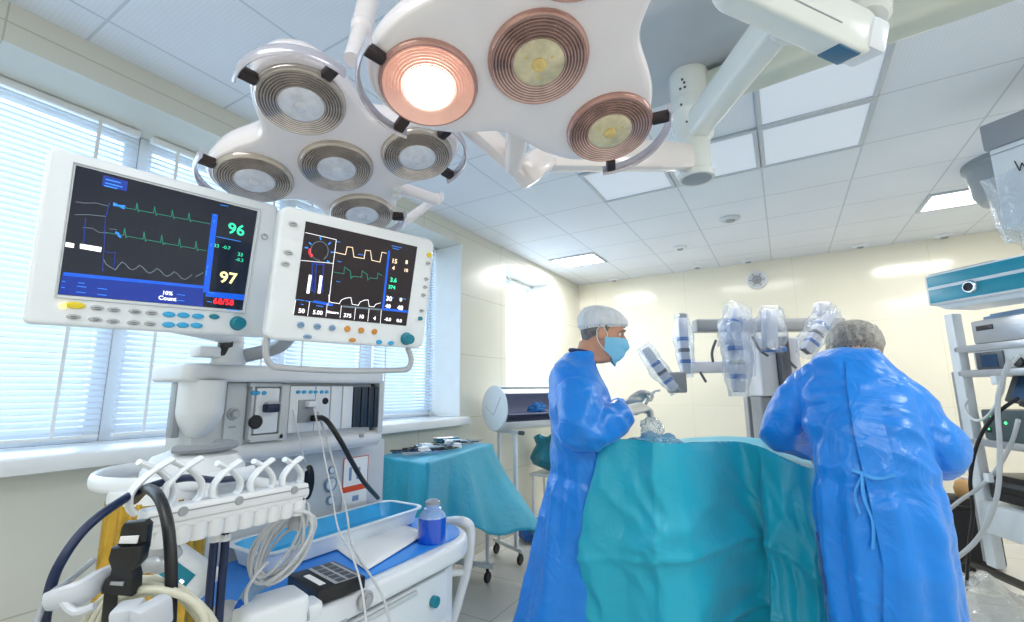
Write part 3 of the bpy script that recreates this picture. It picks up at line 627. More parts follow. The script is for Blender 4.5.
for x, y, rx, ry, m in [(127, 130, .009, .005, 'keygrey'), (113, 215, .009, .005, 'keygrey'), (105, 248, .009, .005, 'keygrey'), (530, 222, .006, .0065, 'yellow'), (527, 247, .0055, .0048, 'keygrey'), (521, 293, .0055, .0048, 'keygrey'), (518, 317, .0055, .0048, 'keygrey'), (513, 341, .0055, .0048, 'keygrey'), (508, 387, .0055, .0042, 'keygrey'), (504, 410, .0062, .0052, 'teal'), (150, 429, .0075, .0068, 'bluegrey'), (199, 434, .0075, .0068, 'bluegrey'), (243, 438, .0072, .0068, 'bluegrey'), (288, 441, .007, .0068, 'orange'), (329, 445, .007, .0068, 'orange'), (368, 449, .0066, .0068, 'orange'), (170, 464, .009, .0048, 'bluegrey'), (303, 474, .008, .0048, 'orange'), (382, 480, .0075, .0052, 'skyblue'), (417, 483, .0075, .0052, 'skyblue')]:
    f.key(x, y, rx, ry, m)
    if m in ('keygrey', 'bluegrey'): f.lines('key_legend', [[(x-6, y-1), (x+6, y+1)]], 'darkgrey', .0011, z=.0042)
knob(f, 463, 470, .0125, 'teal')
s = MB(); hp = [F2 @ V((*f.q(x, y), -.02)) for x, y in [(58, 462), (53, 500), (56, 530), (72, 552), (110, 560), (280, 568), (455, 566), (482, 556), (488, 530), (478, 500)]]
s.tube(hp, .0068, 10, sm=5); s.build('tubular_handle', 'silverpaint', t2)
# ---- the machine
PX, SLX, LPX = -1.42, -1.37, -1.53      # module face, top slab edge, lower back panel
tm = thing('anaesthesia_machine', 'white anaesthesia machine with module bay, blue-topped work surface and drawers', 'medical machine', (-1.5, 1.0, 0))
y0, y1 = .62, onx(386, 380, SLX).y
s = MB(); s.prism(rrect(.22, y1-y0, .03, 5), .05, T(SLX-.11, (y0+y1)/2, 1.432), bev=.012, seg=3); s.build('top_slab', 'warmwhite', tm)
s = MB(); s.box((-1.505, (y0+y1)/2+.02, 1.315), (.15, y1-y0-.07, .24), bev=.012); s.build('upper_body', 'panelgrey', tm)
# rounded corner pillar
pl0, pr0 = onx(184, 400, PX+.07), onx(227, 400, PX+.07); cy = (pl0.y+pr0.y)/2+.025; hw = (pr0.y-pl0.y)/2
zb_ = onx(205, 441, PX+.07).z
def pil(u, v):
    z = 1.435-(1.435-zb_)*v; k = 1 if v < .55 else math.sqrt(max(0, 1-((v-.55)/.45)**2))*.75+.25*(1-(v-.55)/.45); a = -PI/2+PI*u*2
    return V((PX-.02+.09*max(.02, k)*math.cos(a), cy+hw*max(.02, k)*math.sin(a), z))
s = MB(); s.grid(pil, 40, 22, cu=True); s.build('corner_pillar', 'warmwhite', tm, smooth=60)
s = MB(); ya, yb = onx(226, 400, PX).y, onx(247, 400, PX).y; s.box((PX-.03, (ya+yb)/2, (1.43+1.245)/2), (.06, yb-ya-.003, .185), bev=.004); pnl = s.build('side_panel', 'panelgrey', tm)
p = onx(233, 414, PX); s = MB(); s.lathe([(.019, 0), (.017, .006), (.012, .007), (.012, .018), (.009, .021), (0, .021)], p, (1, 0, 0)); s.build('flush_button', 'keygrey', pnl)
p = onx(232, 427, PX); s = MB(); s.box(p, (.002, .02, .005)); s.build('button_mark', 'midgrey', pnl)
# module bay with frame
ya, yb = onx(247, 400, PX).y, onx(379, 400, PX).y; zt_, zl_ = 1.432, 1.245
s = MB(); s.box((PX-.05, (ya+yb)/2, (zt_+zl_)/2), (.06, yb-ya, zt_-zl_)); bay = s.build('module_bay', 'darkgrey', tm, smooth=0)
def mod(pxa, pxb, pya, pyb, m, nm='module', dep=.03):
    a, b = onx(pxa, (pya+pyb)/2, PX), onx(pxb, (pya+pyb)/2, PX); zt2 = onx((pxa+pxb)/2, pya, PX).z; zl2 = onx((pxa+pxb)/2, pyb, PX).z
    s = MB(); s.box((PX-dep/2+.008, (a.y+b.y)/2, (zt2+zl2)/2), (dep+.016, b.y-a.y-.002, zt2-zl2), bev=.004); return s.build(nm, m, tm)
mod(247, 280, 383, 387, 'panelgrey', 'bay_frame'); mod(247, 251, 386, 440, 'panelgrey', 'bay_frame'); mod(277, 286, 384, 440, 'panelgrey', 'bay_frame'); mod(247, 281, 434, 441, 'panelgrey', 'bay_frame'); mod(376, 381, 381, 432, 'panelgrey', 'bay_frame')
m1_ = mod(252, 276, 388, 433, 'white'); m2_ = mod(286, 312, 386, 432, 'white'); m2b = mod(312, 327, 386, 430, 'white'); mod(327.5, 339, 386, 429, 'white'); mod(339.5, 350, 386, 428, 'white')
for a, b in ((350.5, 358), (358.5, 365), (365.5, 371), (371.5, 376)): mod(a, b, 387, 427, mat('dark_module', '#23303c', .4, var=.08), 'dark_module')
def dot(px, py, r, m, par, nm, h=.004, ry=None):
    p = onx(px, py, PX+.016); s = MB(); s.lathe([(0, h), (.85, h), (1, h*.6), (1, -.004)], Mm=T(*p) @ RY(PI/2) @ Mx.Diagonal((ry or r, r, 1, 1)), seg=20); return s.build(nm, m, par)
for x, y in ((253.5, 393), (257.5, 393), (264, 393)): dot(x, y, .0075, 'skyblue', m1_, 'key', ry=.0065)
for x, y in ((298, 392), (304, 392)): dot(x, y, .0085, 'skyblue', m2_, 'key', ry=.006)
for x, y in ((310.5, 392), (315.5, 392), (321.5, 392), (326.5, 392)): dot(x, y, .0075, 'skyblue', m2b, 'key', ry=.006)
dot(255.5, 422, .021, 'black', m1_, 'round_port', .006); dot(325, 401, .0115, 'black', m2b, 'round_port', .006)
p = onx(269, 408, PX+.016); s = MB(); s.box(p+V((.012, 0, 0)), (.03, .042, .026), bev=.004); s.build('blue_connector', 'navy', m1_)
p = onx(269, 403, PX+.02); s = MB(); s.box(p+V((.02, 0, 0)), (.02, .045, .006), bev=.002); s.build('connector_cap', 'keygrey', m1_)
p = onx(306, 411, PX+.016); s = MB(); s.box(p, (.006, .062, .075), bev=.002); sock = s.build('socket_plate', 'midgrey', m2_)
p = onx(314, 418, PX+.02); s = MB(); s.box(p+V((.015, 0, 0)), (.035, .03, .02), bev=.004); s.build('socket_plug', 'black', m2_)
p = onx(309, 404, PX+.02); s = MB(); s.box(p+V((.01, 0, 0)), (.025, .03, .02), bev=.004); s.build('socket_clip', 'white', m2_)
# rounded molding under the bay, shadow gap and lower back panel
ya, yb = onx(212, 444, PX).y, onx(384, 432, PX).y
s = MB(); s.tube([(PX-.02, ya, 1.222), (PX-.02, yb-.02, 1.222)], .03, 16, flat=.9); s.box((PX-.13, (ya+yb)/2, 1.215), (.24, yb-ya, .05), bev=.01); s.build('front_molding', 'warmwhite', tm)
p = onx(360, 433, PX); s = MB(); s.box(p+V((.008, 0, -.01)), (.012, .02, .012), bev=.003); s.build('latch', 'midgrey', tm)
s = MB(); s.box((LPX-.03, (y0+.05+1.5)/2, 1.03), (.06, 1.5-y0-.05, .33), bev=.004); lp = s.build('lower_back_panel', 'panelgrey', tm)
def plq(px, py): return onx(px, py, LPX+.003)
p = plq(308, 482); s = MB(); s.lathe([(0, .01), (.8, .01), (1, .004), (1, 0)], Mm=T(*p) @ RY(PI/2) @ Mx.Diagonal((.06, .024, 1, 1)), seg=28); s.build('dark_recess', 'black', lp)
s = MB(); s.tube([p+V((.012, -.02, .045)), p+V((.02, -.035, .05)), p+V((.02, -.035, -.02)), p+V((.012, -.03, -.03))], .004, 8, sm=4); s.build('recess_clip', 'warmwhite', lp)
M['gauge'] = mat('gauge_face', '#dfe6ea', .3, var=.15, scale=60)
for px, py, r in ((330, 484, .026), (330, 500, .016), (331, 470, .014)):
    p = plq(px, py); s = MB(); s.lathe([(r, 0), (r, .008), (r*.85, .01), (r*.82, .006), (0, .006)], p, (1, 0, 0)); g_ = s.build('pressure_gauge', 'bluegrey', lp)
    s = MB(); s.lathe([(0, .0075), (r*.8, .0075)], p, (1, 0, 0)); s.cyl(p+V((.009, 0, 0)), p+V((.009, r*.5, r*.4)), .0015, seg=6); s.build('gauge_face', 'gauge', g_)
M['labelorange'] = mat('label_orange', '#e8572a', .5)
a, b_ = plq(344, 459), plq(366, 505)
s = MB(); s.box(((a.x), (a.y+b_.y)/2, (a.z+b_.z)/2), (.002, b_.y-a.y, a.z-b_.z)); lb = s.build('label_sheet', 'paper', lp, smooth=0)
s = MB()
for c, d in (((0, 0, .5), (0, 1, 0)), ((0, -.5, .2), (0, 0, .6)), ((0, .5, .2), (0, 0, .6))):
    s.box((a.x+.0015, (a.y+b_.y)/2+c[1]*(b_.y-a.y), (a.z+b_.z)/2+c[2]*(a.z-b_.z)), (.001, max(.0025, d[1]*(b_.y-a.y)), max(.0025, d[2]*(a.z-b_.z))))
p = plq(354, 488); s.box(p+V((.0012, 0, 0)), (.001, b_.y-a.y, .022)); s.build('label_frame', 'labelorange', lb, smooth=0)
s = MB()
for px, py, w_, h_ in ((350, 474, .012, .05), (358, 473, .018, .045), (355, 498, .03, .02)): s.box(plq(px, py)+V((.002, 0, 0)), (.001, w_, h_))
s.build('label_drawing', 'bluegrey', lb, smooth=0)
# work surface, mat and drawers
def ws(x0, x1, ya, yb, r):
    n = 10; o = [(x0, ya), (x1, ya)]; 
    for k in range(n+1): a = k/n*PI/2; o.append((x1-r+r*math.cos(a), yb-r+r*math.sin(a)))
    return o+[(x0, yb)]
s = MB(); s.prism(ws(-1.62, -1.02, .6, 1.55, .2), .062, T(0, 0, .82), bev=.016, seg=4); s.build('work_surface', 'white', tm)
s = MB(); s.prism(ws(-1.6, -1.06, .62, 1.46, .12), .66, T(0, 0, .14), bev=.01); cab = s.build('cabinet', 'warmwhite', tm)
for za, zb2 in ((.80, .66), (.648, .46), (.448, .17)):
    s = MB(); s.box((-1.056, .99, (za+zb2)/2), (.018, .7, za-zb2), bev=.008); dr = s.build('drawer', 'white', tm)
    s = MB(); s.box((-1.043, .93, za-.012), (.012, .5, .014), bev=.004); s.build('drawer_pull', 'panelgrey', dr)
p = onx(365, 600, -1.014); s = MB(); s.lathe([(.024, 0), (.024, .006), (.019, .01), (.017, .006), (.008, .006), (.008, .012), (0, .012)], p, (1, 0, 0)); s.build('drawer_lock', 'keygrey', tm)
p = onx(340, 620, -1.03); s = MB(); s.lathe([(.02, 0), (.02, .006), (.015, .009), (0, .009)], p, (1, 0, 0)); s.build('drawer_lock', 'keygrey', tm)
p = onx(432, 601, -1.05); s = MB(); s.lathe([(.017, 0), (.017, .02), (.014, .022), (0, .022)], p, (1, 0, 0)); s.build('green_badge', 'teal', tm)
s = MB(); s.tube([(-1.3, 1.5, .85), (-1.28, 1.6, .862), at(462, 521, 1.8), at(471, 530, 1.8), at(468, 565, 1.79), at(459, 600, 1.77), at(448, 640, 1.74), at(442, 690, 1.7)], .017, 10, sm=5); s.cyl(at(466, 572, 1.785), V((-1.28, 1.44, at(466, 572, 1.785).z)), .011); s.build('side_guard', 'warmwhite', tm)
for x, y in ((-1.15, .72), (-1.15, 1.38), (-1.5, .72), (-1.5, 1.38)):
    s = MB(); s.cyl((x-.016, y, .055), (x+.016, y, .055), .055, bev=.008); s.cyl((x, y, .08), (x, y, .15), .02); s.build('caster', 'darkgrey', tm)
# dark slot and left-hand rear post
p = ony(175, 410, .645); s = MB(); s.box(p, (.035, .02, .15), bev=.004); s.build('track_slot', 'midgrey', tm)
# monitor stalk
s = MB(); a = onx(228, 366, -1.36); c1 = F1 @ V((.03, -H1/2+.03, -.1))
s.cyl((a.x, a.y, 1.478), (a.x, a.y, 1.53), .045, .035, bev=.006); s.tube([V((a.x, a.y, 1.51)), V((a.x, a.y, 1.56)), c1], .028, 12, sm=5); s.box(onx(206, 352, a.x), (.06, .06, .03), bev=.008); s.build('monitor_stalk', 'warmwhite', tm)
s = MB(); c2 = F2 @ V((-.02, -H2/2+.06, -.09)); s.tube([V((a.x, a.y+.02, 1.5)), V((a.x+.1, a.y+.08, 1.53)), V((c2.x-.1, c2.y-.03, 1.55)), c2], .02, 12, sm=5); s.build('monitor_arm', 'midgrey', tm)
p = onx(225, 348, a.x+.02); s = MB(); s.box(p, (.02, .035, .045), bev=.004); s.build('cable_boot', 'black', tm)
# absorber: white ring guard and inner dome at the left end
c = at(184, 468, 1.12); R0 = .165
s = MB(); s.tube([V((c.x+R0*math.cos(a)*1.05, c.y+R0*math.sin(a), c.z-.01)) for a in [math.radians(d) for d in range(150, 391, 8)]], .017, 10, flat=.5, up=(0, 0, 1)); s.build('ring_guard', 'white', tm, smooth=60)
s = MB(); s.lathe([(0, .05), (.05, .046), (.09, .03), (.108, .0), (.108, -.03), (0, -.03)], c+V((.01, .02, 0))); s.build('absorber_dome', 'warmwhite', tm)
s = MB(); s.tube([V((c.x+.01+.075*math.cos(a), c.y+.02+.075*math.sin(a), c.z+.05)) for a in [math.radians(d) for d in range(-60, 130, 10)]], .01, 8, flat=1.6, up=(0, 0, 1)); s.build('dome_ridge', 'midgrey', tm, smooth=60)
M['gold'] = mat('amber_canister', '#c6a040', .22, metal=.65, var=.25, scale=25)
cc = at(155, 545, 1.0)
s = MB(); zt3 = at(118, 497, 1.0).z; 
s.grid(lambda u, v: V((cc.x+(.088+.006*math.cos(2*PI*u*16))*math.cos(2*PI*u), cc.y+(.088+.006*math.cos(2*PI*u*16))*math.sin(2*PI*u), .9+(zt3-.9)*v)), 128, 6, cu=True); s.lathe([(0, zt3), (.086, zt3)], (cc.x, cc.y, 0)); cn = s.build('absorber_canister', 'gold', tm, smooth=50)
s = MB(); s.lathe([(.092, zt3-.004), (.092, zt3+.02), (.06, zt3+.03), (0, zt3+.03)], (cc.x, cc.y, 0)); s.build('canister_lid', 'warmwhite', cn)
# ================================================================ THINGS ON AND BY THE MACHINE
ZS = .884
M['mat'] = mat('blue_mat', '#2f8be8', .35, var=.06, bump=.15, bscale=30)
s = MB(); s.prism(ws(-1.52, -1.06, .62, 1.52, .15), .005, T(0, 0, ZS), bev=.001); m_ = s.build('work_mat', 'mat'); tag(m_, 'bright blue mat covering the machine work surface', 'mat')
ZM = ZS+.006
# long white tray with blue liner
M['traywhite'] = mat('tray_white', '#e6f0f6', .35, var=.03); M['liner'] = mat('tray_liner_blue', '#3fb2e8', .3, var=.12, scale=14, bump=.4, bscale=25)
def tray(a, b, w, h, fl, label):
    d = (b-a); L = d.length; Mf = frame((a+b)/2, d, (0, 0, 1))
    t = thing('instrument_tray', label, 'tray', (a+b)/2)
    def shell(o, z):
        return [V((x*(L/2+o), y*(w/2+o), z)) for x, y in ((-1, -1), (1, -1), (1, 1), (-1, 1))]
    def rr(o, z, n=6):
        return [V((x, y, z)) for x, y in rrect(L+2*o, w+2*o, .03+max(0, o), n)]
    rows = [rr(-.02, 0), rr(0, 0.004), rr(fl, h), rr(fl+.012, h), rr(fl+.012, h+.004), rr(fl-.003, h+.004), rr(-.003, .006), rr(-.03, .006)]
    s = MB(); tb = bmesh.new(); vs = [[tb.verts.new(p) for p in r] for r in rows]; n = len(rows[0])
    for A, B in zip(vs, vs[1:]):
        for k in range(n): tb.faces.new((A[k], A[(k+1) % n], B[(k+1) % n], B[k]))
    tb.faces.new(vs[0][::-1]); tb.faces.new(vs[-1]); s._add(tb, Mf); s.build('tray_shell', 'traywhite', t, smooth=40)
    s = MB(); rows = [rr(fl-.006, h+.001), rr(-.006, .012), rr(-.03, .011)]
    tb = bmesh.new(); vs = [[tb.verts.new(p+V((0, 0, .003*NZ.noise(p*40)))) for p in r] for r in rows]
    for A, B in zip(vs, vs[1:]):
        for k in range(n): tb.faces.new((A[k], A[(k+1) % n], B[(k+1) % n], B[k]))
    tb.faces.new(vs[-1]); s._add(tb, Mf); s.build('tray_liner', 'liner', t, smooth=40); return t
tray(V((-1.405, .86, ZM)), V((-1.385, 1.46, ZM)), .17, .058, .02, 'long white tray lined with blue on the machine mat')
# paper sheets
pA, pB, pC, pD = [onz(x, y, ZM) for x, y in ((330, 545), (366, 571), (426, 535), (384, 520))]
for k, (dx, dy, rz) in enumerate(((0, 0, 0), (.006, -.004, .04))):
    s = MB()
    def fn(u, v, dx=dx, dy=dy, k=k):
        p = (pA*(1-u)+pB*u)*(1-v)+(pD*(1-u)+pC*u)*v; return p+V((dx, dy, .002+.0016*k+.006*v*v*(1 if k else .7)))
    s.grid(fn, 10, 14); o = s.build('paper_sheet', 'paper', solid=.0006)
    tag(o, ['white paper sheet on the blue mat, under another sheet beside the blue bottle', 'white paper sheet lying uppermost beside the blue bottle'][k], 'paper')
# blue bottle
p = onz(432, 541, ZM); Rb = .05
M['bluegl'] = mat('blue_bottle_liquid', '#0a52cf', .08, var=.1, coat=.8); M['clearcap'] = mat('bottle_cap_clear', '#8fb2e4', .12, var=.1, coat=.5)
t = thing('bottle', 'squat blue bottle with a clear cap at the end of the work surface', 'bottle', p)
s = MB(); s.lathe([(0, .0), (Rb*.94, .0), (Rb, .006), (Rb, .074), (Rb*.96, .08), (0, .08)], p, seg=12); s.build('bottle_body', 'bluegl', t, smooth=30)
s = MB(); s.lathe([(Rb*.94, .08), (Rb*.85, .09), (Rb*.62, .1), (Rb*.62, .102), (Rb*.62, .108), (Rb*.5, .112), (Rb*.5, .128), (Rb*.42, .134), (0, .134)], p, seg=24); s.build('bottle_cap', 'clearcap', t)
s = MB(); s.lathe([(Rb*.52, .122), (Rb*.53, .13), (Rb*.3, .137), (0, .137)], p, seg=24); s.build('cap_ring', 'midgrey', t)
# black box with printed top
a = onz(318, 566, ZM+.035)
Mf = frame(V((-1.10, .86, ZM)), V((.55, .8, 0)), (0, 0, 1))
Mf = frame((onz(310, 566, ZM+.03)+onz(345, 586, ZM+.03))/2-V((0, 0, .03)), onz(338, 572, ZM+.03)-onz(306, 556, ZM+.03), (0, 0, 1))
t = thing('flat_black_box', 'flat black box with printed grey lid in front of the white tray', 'box', Mf.translation)
s = MB(Mf); s.box((0, 0, .016), (.17, .13, .032), bev=.004); s.build('box_body', 'black', t)
s = MB(Mf)
s.box((0, .02, .0325), (.15, .07, .001)); s.build('printed_panel', 'keygrey', t, smooth=0)
s = MB(Mf)
for i in range(5):
    for j in range(2): s.box((-.06+.03*i, .005+.03*j, .0334), (.024, .022, .0008))
s.build('print_blocks', 'darkgrey', t, smooth=0)
s = MB(Mf); s.box((.01, -.038, .0328), (.09, .016, .001)); s.build('white_stripe', 'paper', t, smooth=0)
# coiled grey cable hanging from the rail end
M['cable'] = mat('grey_cable', '#c9ccd0', .4, var=.05); M['whitecable'] = mat('white_cable', '#e4e6e8', .4, var=.04); M['blackcable'] = mat('black_cable', '#15161a', .4, var=.08)
def cable(label, pts, r, m, name='cable', group=None, sm=8, cat='cable'):
    s = MB(); s.tube(pts, r, 8, sm=sm); o = s.build(name, m, smooth=180); tag(o, label, cat, group); return o
t = thing('coiled_cable', 'bundle of light grey cable hanging in loops from the rail end', 'cable', at(282, 545, .98))
rnd = random.Random(3)
top = at(297, 512, .98)
for i in range(9):
    c = at(282+rnd.uniform(-4, 5), 545+rnd.uniform(-5, 6), .95+.008*i); ang = math.radians(-36+rnd.uniform(-10, 10)); pts = []
    ra, rb = .088+rnd.uniform(-.012, .01), .036+rnd.uniform(-.014, .016)
    for k in range(22):
        a = 2*PI*k/22; x, y = rb*math.cos(a), ra*math.sin(a); pts.append(c+CR*(x*math.cos(ang)-y*math.sin(ang))+CU*(x*math.sin(ang)+y*math.cos(ang))+CF*(.01*math.sin(2*a+i)))
    s = MB(); s.tube(pts, .0034, 8, sm=3, closed=True); s.build('cable_loop', 'cable', t, smooth=180)
s = MB(); s.tube([at(297, 498, .97), at(297, 512, .97), at(293, 530, .96)], .012, 10, sm=4, flat=.7); s.build('cable_plug', 'midgrey', t)
s = MB(); s.tube([at(268, 562, .95), at(262, 568, .94), at(255, 576, .93), at(247, 590, .93), at(246, 605, .93)], .0035, 8, sm=4); s.build('cable_tail', 'cable', t, smooth=180)
# white rounded box device on the near corner
def camframe(px, py, d, roll=0): 
    return frame(at(px, py, d), CR*math.cos(roll)+CU*math.sin(roll), -CF)
c = onz(288, 612, ZM)
t = thing('white_device_box', 'white rounded device box on the near corner of the work surface', 'device', (-.985, .7, ZS))
Mf = frame(V((-.985, .655, ZS+.002)), V((.22, .97, 0)), (0, 0, 1))
s = MB(Mf); s.prism(rrect(.135, .1, .02, 5), .068, T(0, 0, .016) , bev=.012, seg=3); s.prism(rrect(.05, .06, .012, 4), .032, T(.08, .0, .022), bev=.008); s.build('device_case', 'white', t)
s = MB(Mf); s.lathe([(.016, 0), (.016, .004), (.011, .005), (.011, .001), (0, .001)], (.0635, -.03, .042), (1, -.1, .1)); s.build('device_dial', 'keygrey', t)
s = MB(Mf); s.prism(rrect(.125, .1, .02, 5), .016, bev=.004); s.build('device_base', 'teal', t)
t = thing('cable_connector', 'grey and blue cable connector lying beside the white device box', 'connector', at(240, 600, .98))
s = MB(); s.tube([at(262, 582, .99), at(250, 592, .97), at(240, 610, .95)], lambda k: .016-.004*k, 10, sm=4); s.build('connector_body', 'bluegrey', t)
s = MB(); s.tube([at(244, 604, .945), at(238, 613, .945)], .014, 10); s.build('connector_collar', 'blue', t)
s = MB(); s.sph(at(226, 612, .95), .026, (1.2, 1, .8)); s.build('connector_sleeve', 'keygrey', t)
# cables hanging from the module bay
cable('thick black cable from the module bay down behind the tray', [onx(316, 418, PX+.05), at(326, 420, 1.5), at(340, 440, 1.5), at(352, 462, 1.56), at(364, 482, 1.66), onx(378, 498, LPX+.04)], .0085, 'blackcable', 'module_cable')
cable('thin white cable over the module front, left of the black cable', [onx(293, 410, PX+.04), at(296, 425, 1.5), at(300, 440, 1.5), at(304, 458, 1.52), at(306, 462, 1.55)], .0022, 'whitecable', 'module_cable')
cable('thin white cable curving over the tray and paper to the front edge', [onx(314, 408, PX+.05), at(322, 445, 1.46), at(332, 495, 1.42), at(338, 528, 1.38), at(352, 556, 1.26), at(362, 590, 1.17), at(368, 640, 1.15)], .0026, 'whitecable', 'module_cable')
cable('thin grey cable running down beside the drawer lock', [onx(318, 412, PX+.05), at(330, 450, 1.46), at(346, 510, 1.4), at(352, 545, 1.3), at(372, 578, 1.2), at(384, 600, 1.17), at(394, 640, 1.15)], .0032, 'cable', 'module_cable')
# ---------------------------------------------------------------- hose rail
A, B = at(140, 528, .745), at(304, 481, .98); A.z = B.z = (A.z+B.z)/2; d = B-A; Lr = d.length; Fr = frame((A+B)/2, d, (0, 0, 1))
t = thing('hose_rail', 'white hose rail with loop hooks and a row of cups on the machine', 'rail', (A+B)/2)
s = MB(Fr); s.box((0, 0, 0), (Lr, .045, .026), bev=.006); s.box((0, 0, -.018), (Lr-.02, .036, .012), bev=.003); s.build('rail_bar', 'warmwhite', t)
s = MB(Fr); s.box((0, -.0232, .004), (Lr*.98, .001, .0022)); s.build('rail_groove', 'midgrey', t)
for k in range(10):
    x = -Lr/2+.03+(Lr-.045)*k/9; s = MB(Fr); s.lathe([(.0165, 0), (.0165, -.024), (.0145, -.03), (.0, -.03)], (x, -.004, -.02), seg=20); s.build('hose_cup', 'warmwhite', t)
for k in (.18, .5, .88):
    s = MB(Fr); s.lathe([(0, .003), (.007, .003), (.008, 0)], (-Lr/2+Lr*k, -.0225, .004), (0, -1, 0), seg=14); s.build('rail_screw', 'midgrey', t)
for k, hs in ((.04, 1.3), (.2, 1.25), (.45, 1.05), (.68, .98), (.9, .92)):
    x = -Lr/2+Lr*k; s = MB(Fr); w_, h_ = .024*hs, .062*hs
    for sg in (-1, 1):
        s.tube([(x+sg*w_*.7, .004*sg, .01), (x+sg*w_*.98, .004*sg, h_*.28), (x+sg*w_*.95, .003*sg, h_*.55), (x+sg*w_*.35, .003*sg, h_*.85), (x-sg*w_*.3, .003*sg, h_*1.02), (x-sg*w_*.75, .003*sg, h_*1.12)], .0105, 10, sm=5, flat=.5, up=(0, 1, 0))
    s.build('loop_hook', 'white', t, smooth=60)
s = MB(); s.cyl(B+V((0, 0, -.01)), V((LPX+.01, B.y+.05, B.z-.01)), .014); s.cyl(A+d*.4+V((-.02, 0, -.01)), V((-1.44, A.y+d.y*.4+.25, B.z-.01)), .014); s.build('rail_arm', 'warmwhite', t)
# hoses
cable('dark navy hose arching from the left over the first hook', [at(42, 640, .62), at(50, 590, .62), at(62, 560, .63), at(84, 530, .66), at(112, 507, .7), at(146, 488, .77), at(185, 478, .85), at(215, 480, .95), at(238, 478, 1.05)], .0068, 'navy', 'breathing_hose', cat='hose')
cable('glossy black hose looping over the rail and hanging to the bottom edge', [at(134, 500, .8), at(146, 489, .75), at(158, 496, .7), at(167, 520, .67), at(171, 560, .65), at(171, 600, .64), at(168, 660, .63)], .0082, 'blackcable', 'breathing_hose', cat='hose')
cable('grey thin tube under the white lever', [at(94, 560, .68), at(70, 580, .64), at(50, 595, .6), at(38, 618, .58), at(30, 650, .56)], .004, 'midgrey', 'thin_tube', cat='tube')
cable('left one of two straight navy hoses under the rail cups', [at(216, 522, .85), at(214, 545, .85), at(210, 590, .84), at(206, 650, .83)], .0075, 'navy', 'breathing_hose', 'pair of navy hoses under the rail cups', cat='hose')
cable('right one of two straight navy hoses under the rail cups', [at(225, 520, .86), at(225, 545, .86), at(221, 590, .85), at(217, 650, .84)], .0075, 'navy', 'breathing_hose', 'pair of navy hoses under the rail cups', cat='hose')
s = MB(); p1, p2 = at(215, 538, .852), at(225, 537, .862); s.cyl(p1+V((0, 0, -.006)), p1+V((0, 0, .006)), .0098); s.cyl(p2+V((0, 0, -.006)), p2+V((0, 0, .006)), .0098); s.box((p1+p2)/2, (.012, .012, .009)); o = s.build('hose_clip', 'whitecable'); tag(o, 'small white clip joining the two navy hoses', 'clip')
# buckle
def pxshape(mb, pts, d, h, bev=.003, dz=0):
    """a flat part whose outline is given by survey points at one distance"""
    o = at(132, 556, d); q = [((at(x, y, d)-o).dot(CR), (at(x, y, d)-o).dot(CU)) for x, y in pts]
    mb.prism(q, h, Mx(((CR.x, CU.x, -CF.x, o.x), (CR.y, CU.y, -CF.y, o.y), (CR.z, CU.z, -CF.z, o.z), (0, 0, 0, 1))) @ T(0, 0, dz-h/2), bev=bev)
t = thing('strap_buckle', 'black side-release buckle hanging in front of the rail', 'buckle', at(130, 560, .62))
s = MB()
pxshape(s, [(123, 526), (126, 522), (146, 520), (150, 524), (147, 549), (118, 549)], .622, .012, dz=-.002)
s.build('buckle_ring', 'black', t)
s = MB(); pxshape(s, [(125, 534), (143, 533), (141, 541), (123, 541)], .622, .003, .001, dz=.0065); s.build('ring_opening', 'whitecable', t)
s = MB(); pxshape(s, [(116, 545), (147, 543), (144, 560), (137, 568), (139, 577), (114, 577), (116, 566), (113, 556)], .62, .018); s.build('buckle_body', 'black', t)
s = MB(); pxshape(s, [(110, 576), (138, 574), (137, 593), (106, 590)], .62, .02); s.build('buckle_clasp', 'rubber', t)
s = MB(); pxshape(s, [(118, 577), (131, 577), (130, 581), (117, 580)], .62, .002, .0005, dz=.011); s.build('clasp_highlight', 'midgrey', t)
s = MB(); pxshape(s, [(105, 590), (118, 591), (112, 660), (98, 660)], .625, .004, .001); s.build('strap', 'black', t)
# white lever, coiled beige tubing, white boxes
M['palegrey'] = mat('pale_grey_plastic', '#c3c8d0', .35, var=.04)
M['tubebeige'] = mat('beige_tubing', '#cfcdb9', .35, var=.06)
t = thing('coiled_tubing', 'coil of beige tubing below the black buckle', 'tubing', at(150, 640, .66))
for i in range(6):
    c = at(150, 640, .63+.014*i); pts = []
    for k in range(28):
        a = 2*PI*k/28; r_ = .084+.007*((i*37) % 5-2)/2; pts.append(c+CR*(r_*math.cos(a)*(1+.02*i))+CU*(r_*.95*math.sin(a))+CF*(.006*math.sin(3*a+i)))
    s = MB(); s.tube(pts, .0052, 8, closed=True); s.build('tubing_loop', 'tubebeige', t, smooth=180)
s = MB(); s.tube([at(118, 570, .64), at(100, 580, .62), at(82, 592, .6), at(62, 598, .59), at(46, 602, .585)], lambda k: .012+.005*math.sin(PI*k), 12, sm=5, flat=.55, up=CU); s.tube([at(62, 600, .588), at(75, 612, .585), at(95, 606, .59)], .005, 8, sm=5); o = s.build('white_lever', 'palegrey'); tag(o, 'white plastic lever sticking out left below the buckle', 'lever')
t = thing('white_connector_box', 'small white box in front of the beige tubing coil', 'box', at(140, 610, .56))
s = MB(); s.box((0, 0, 0), (.03, .03, .03), camframe(128, 616, .585, .05) @ RY(.25), bev=.005); s.box((0, 0, 0), (.025, .036, .04), camframe(152, 616, .58, .05) @ RY(-.4), bev=.006); s.build('box_case', 'palegrey', t)
t = thing('teal_label_device', 'white device with a teal label between the buckle and navy hoses', 'device', at(190, 570, .88))
Fd = camframe(186, 570, .88, -.62) @ RX(-.5)
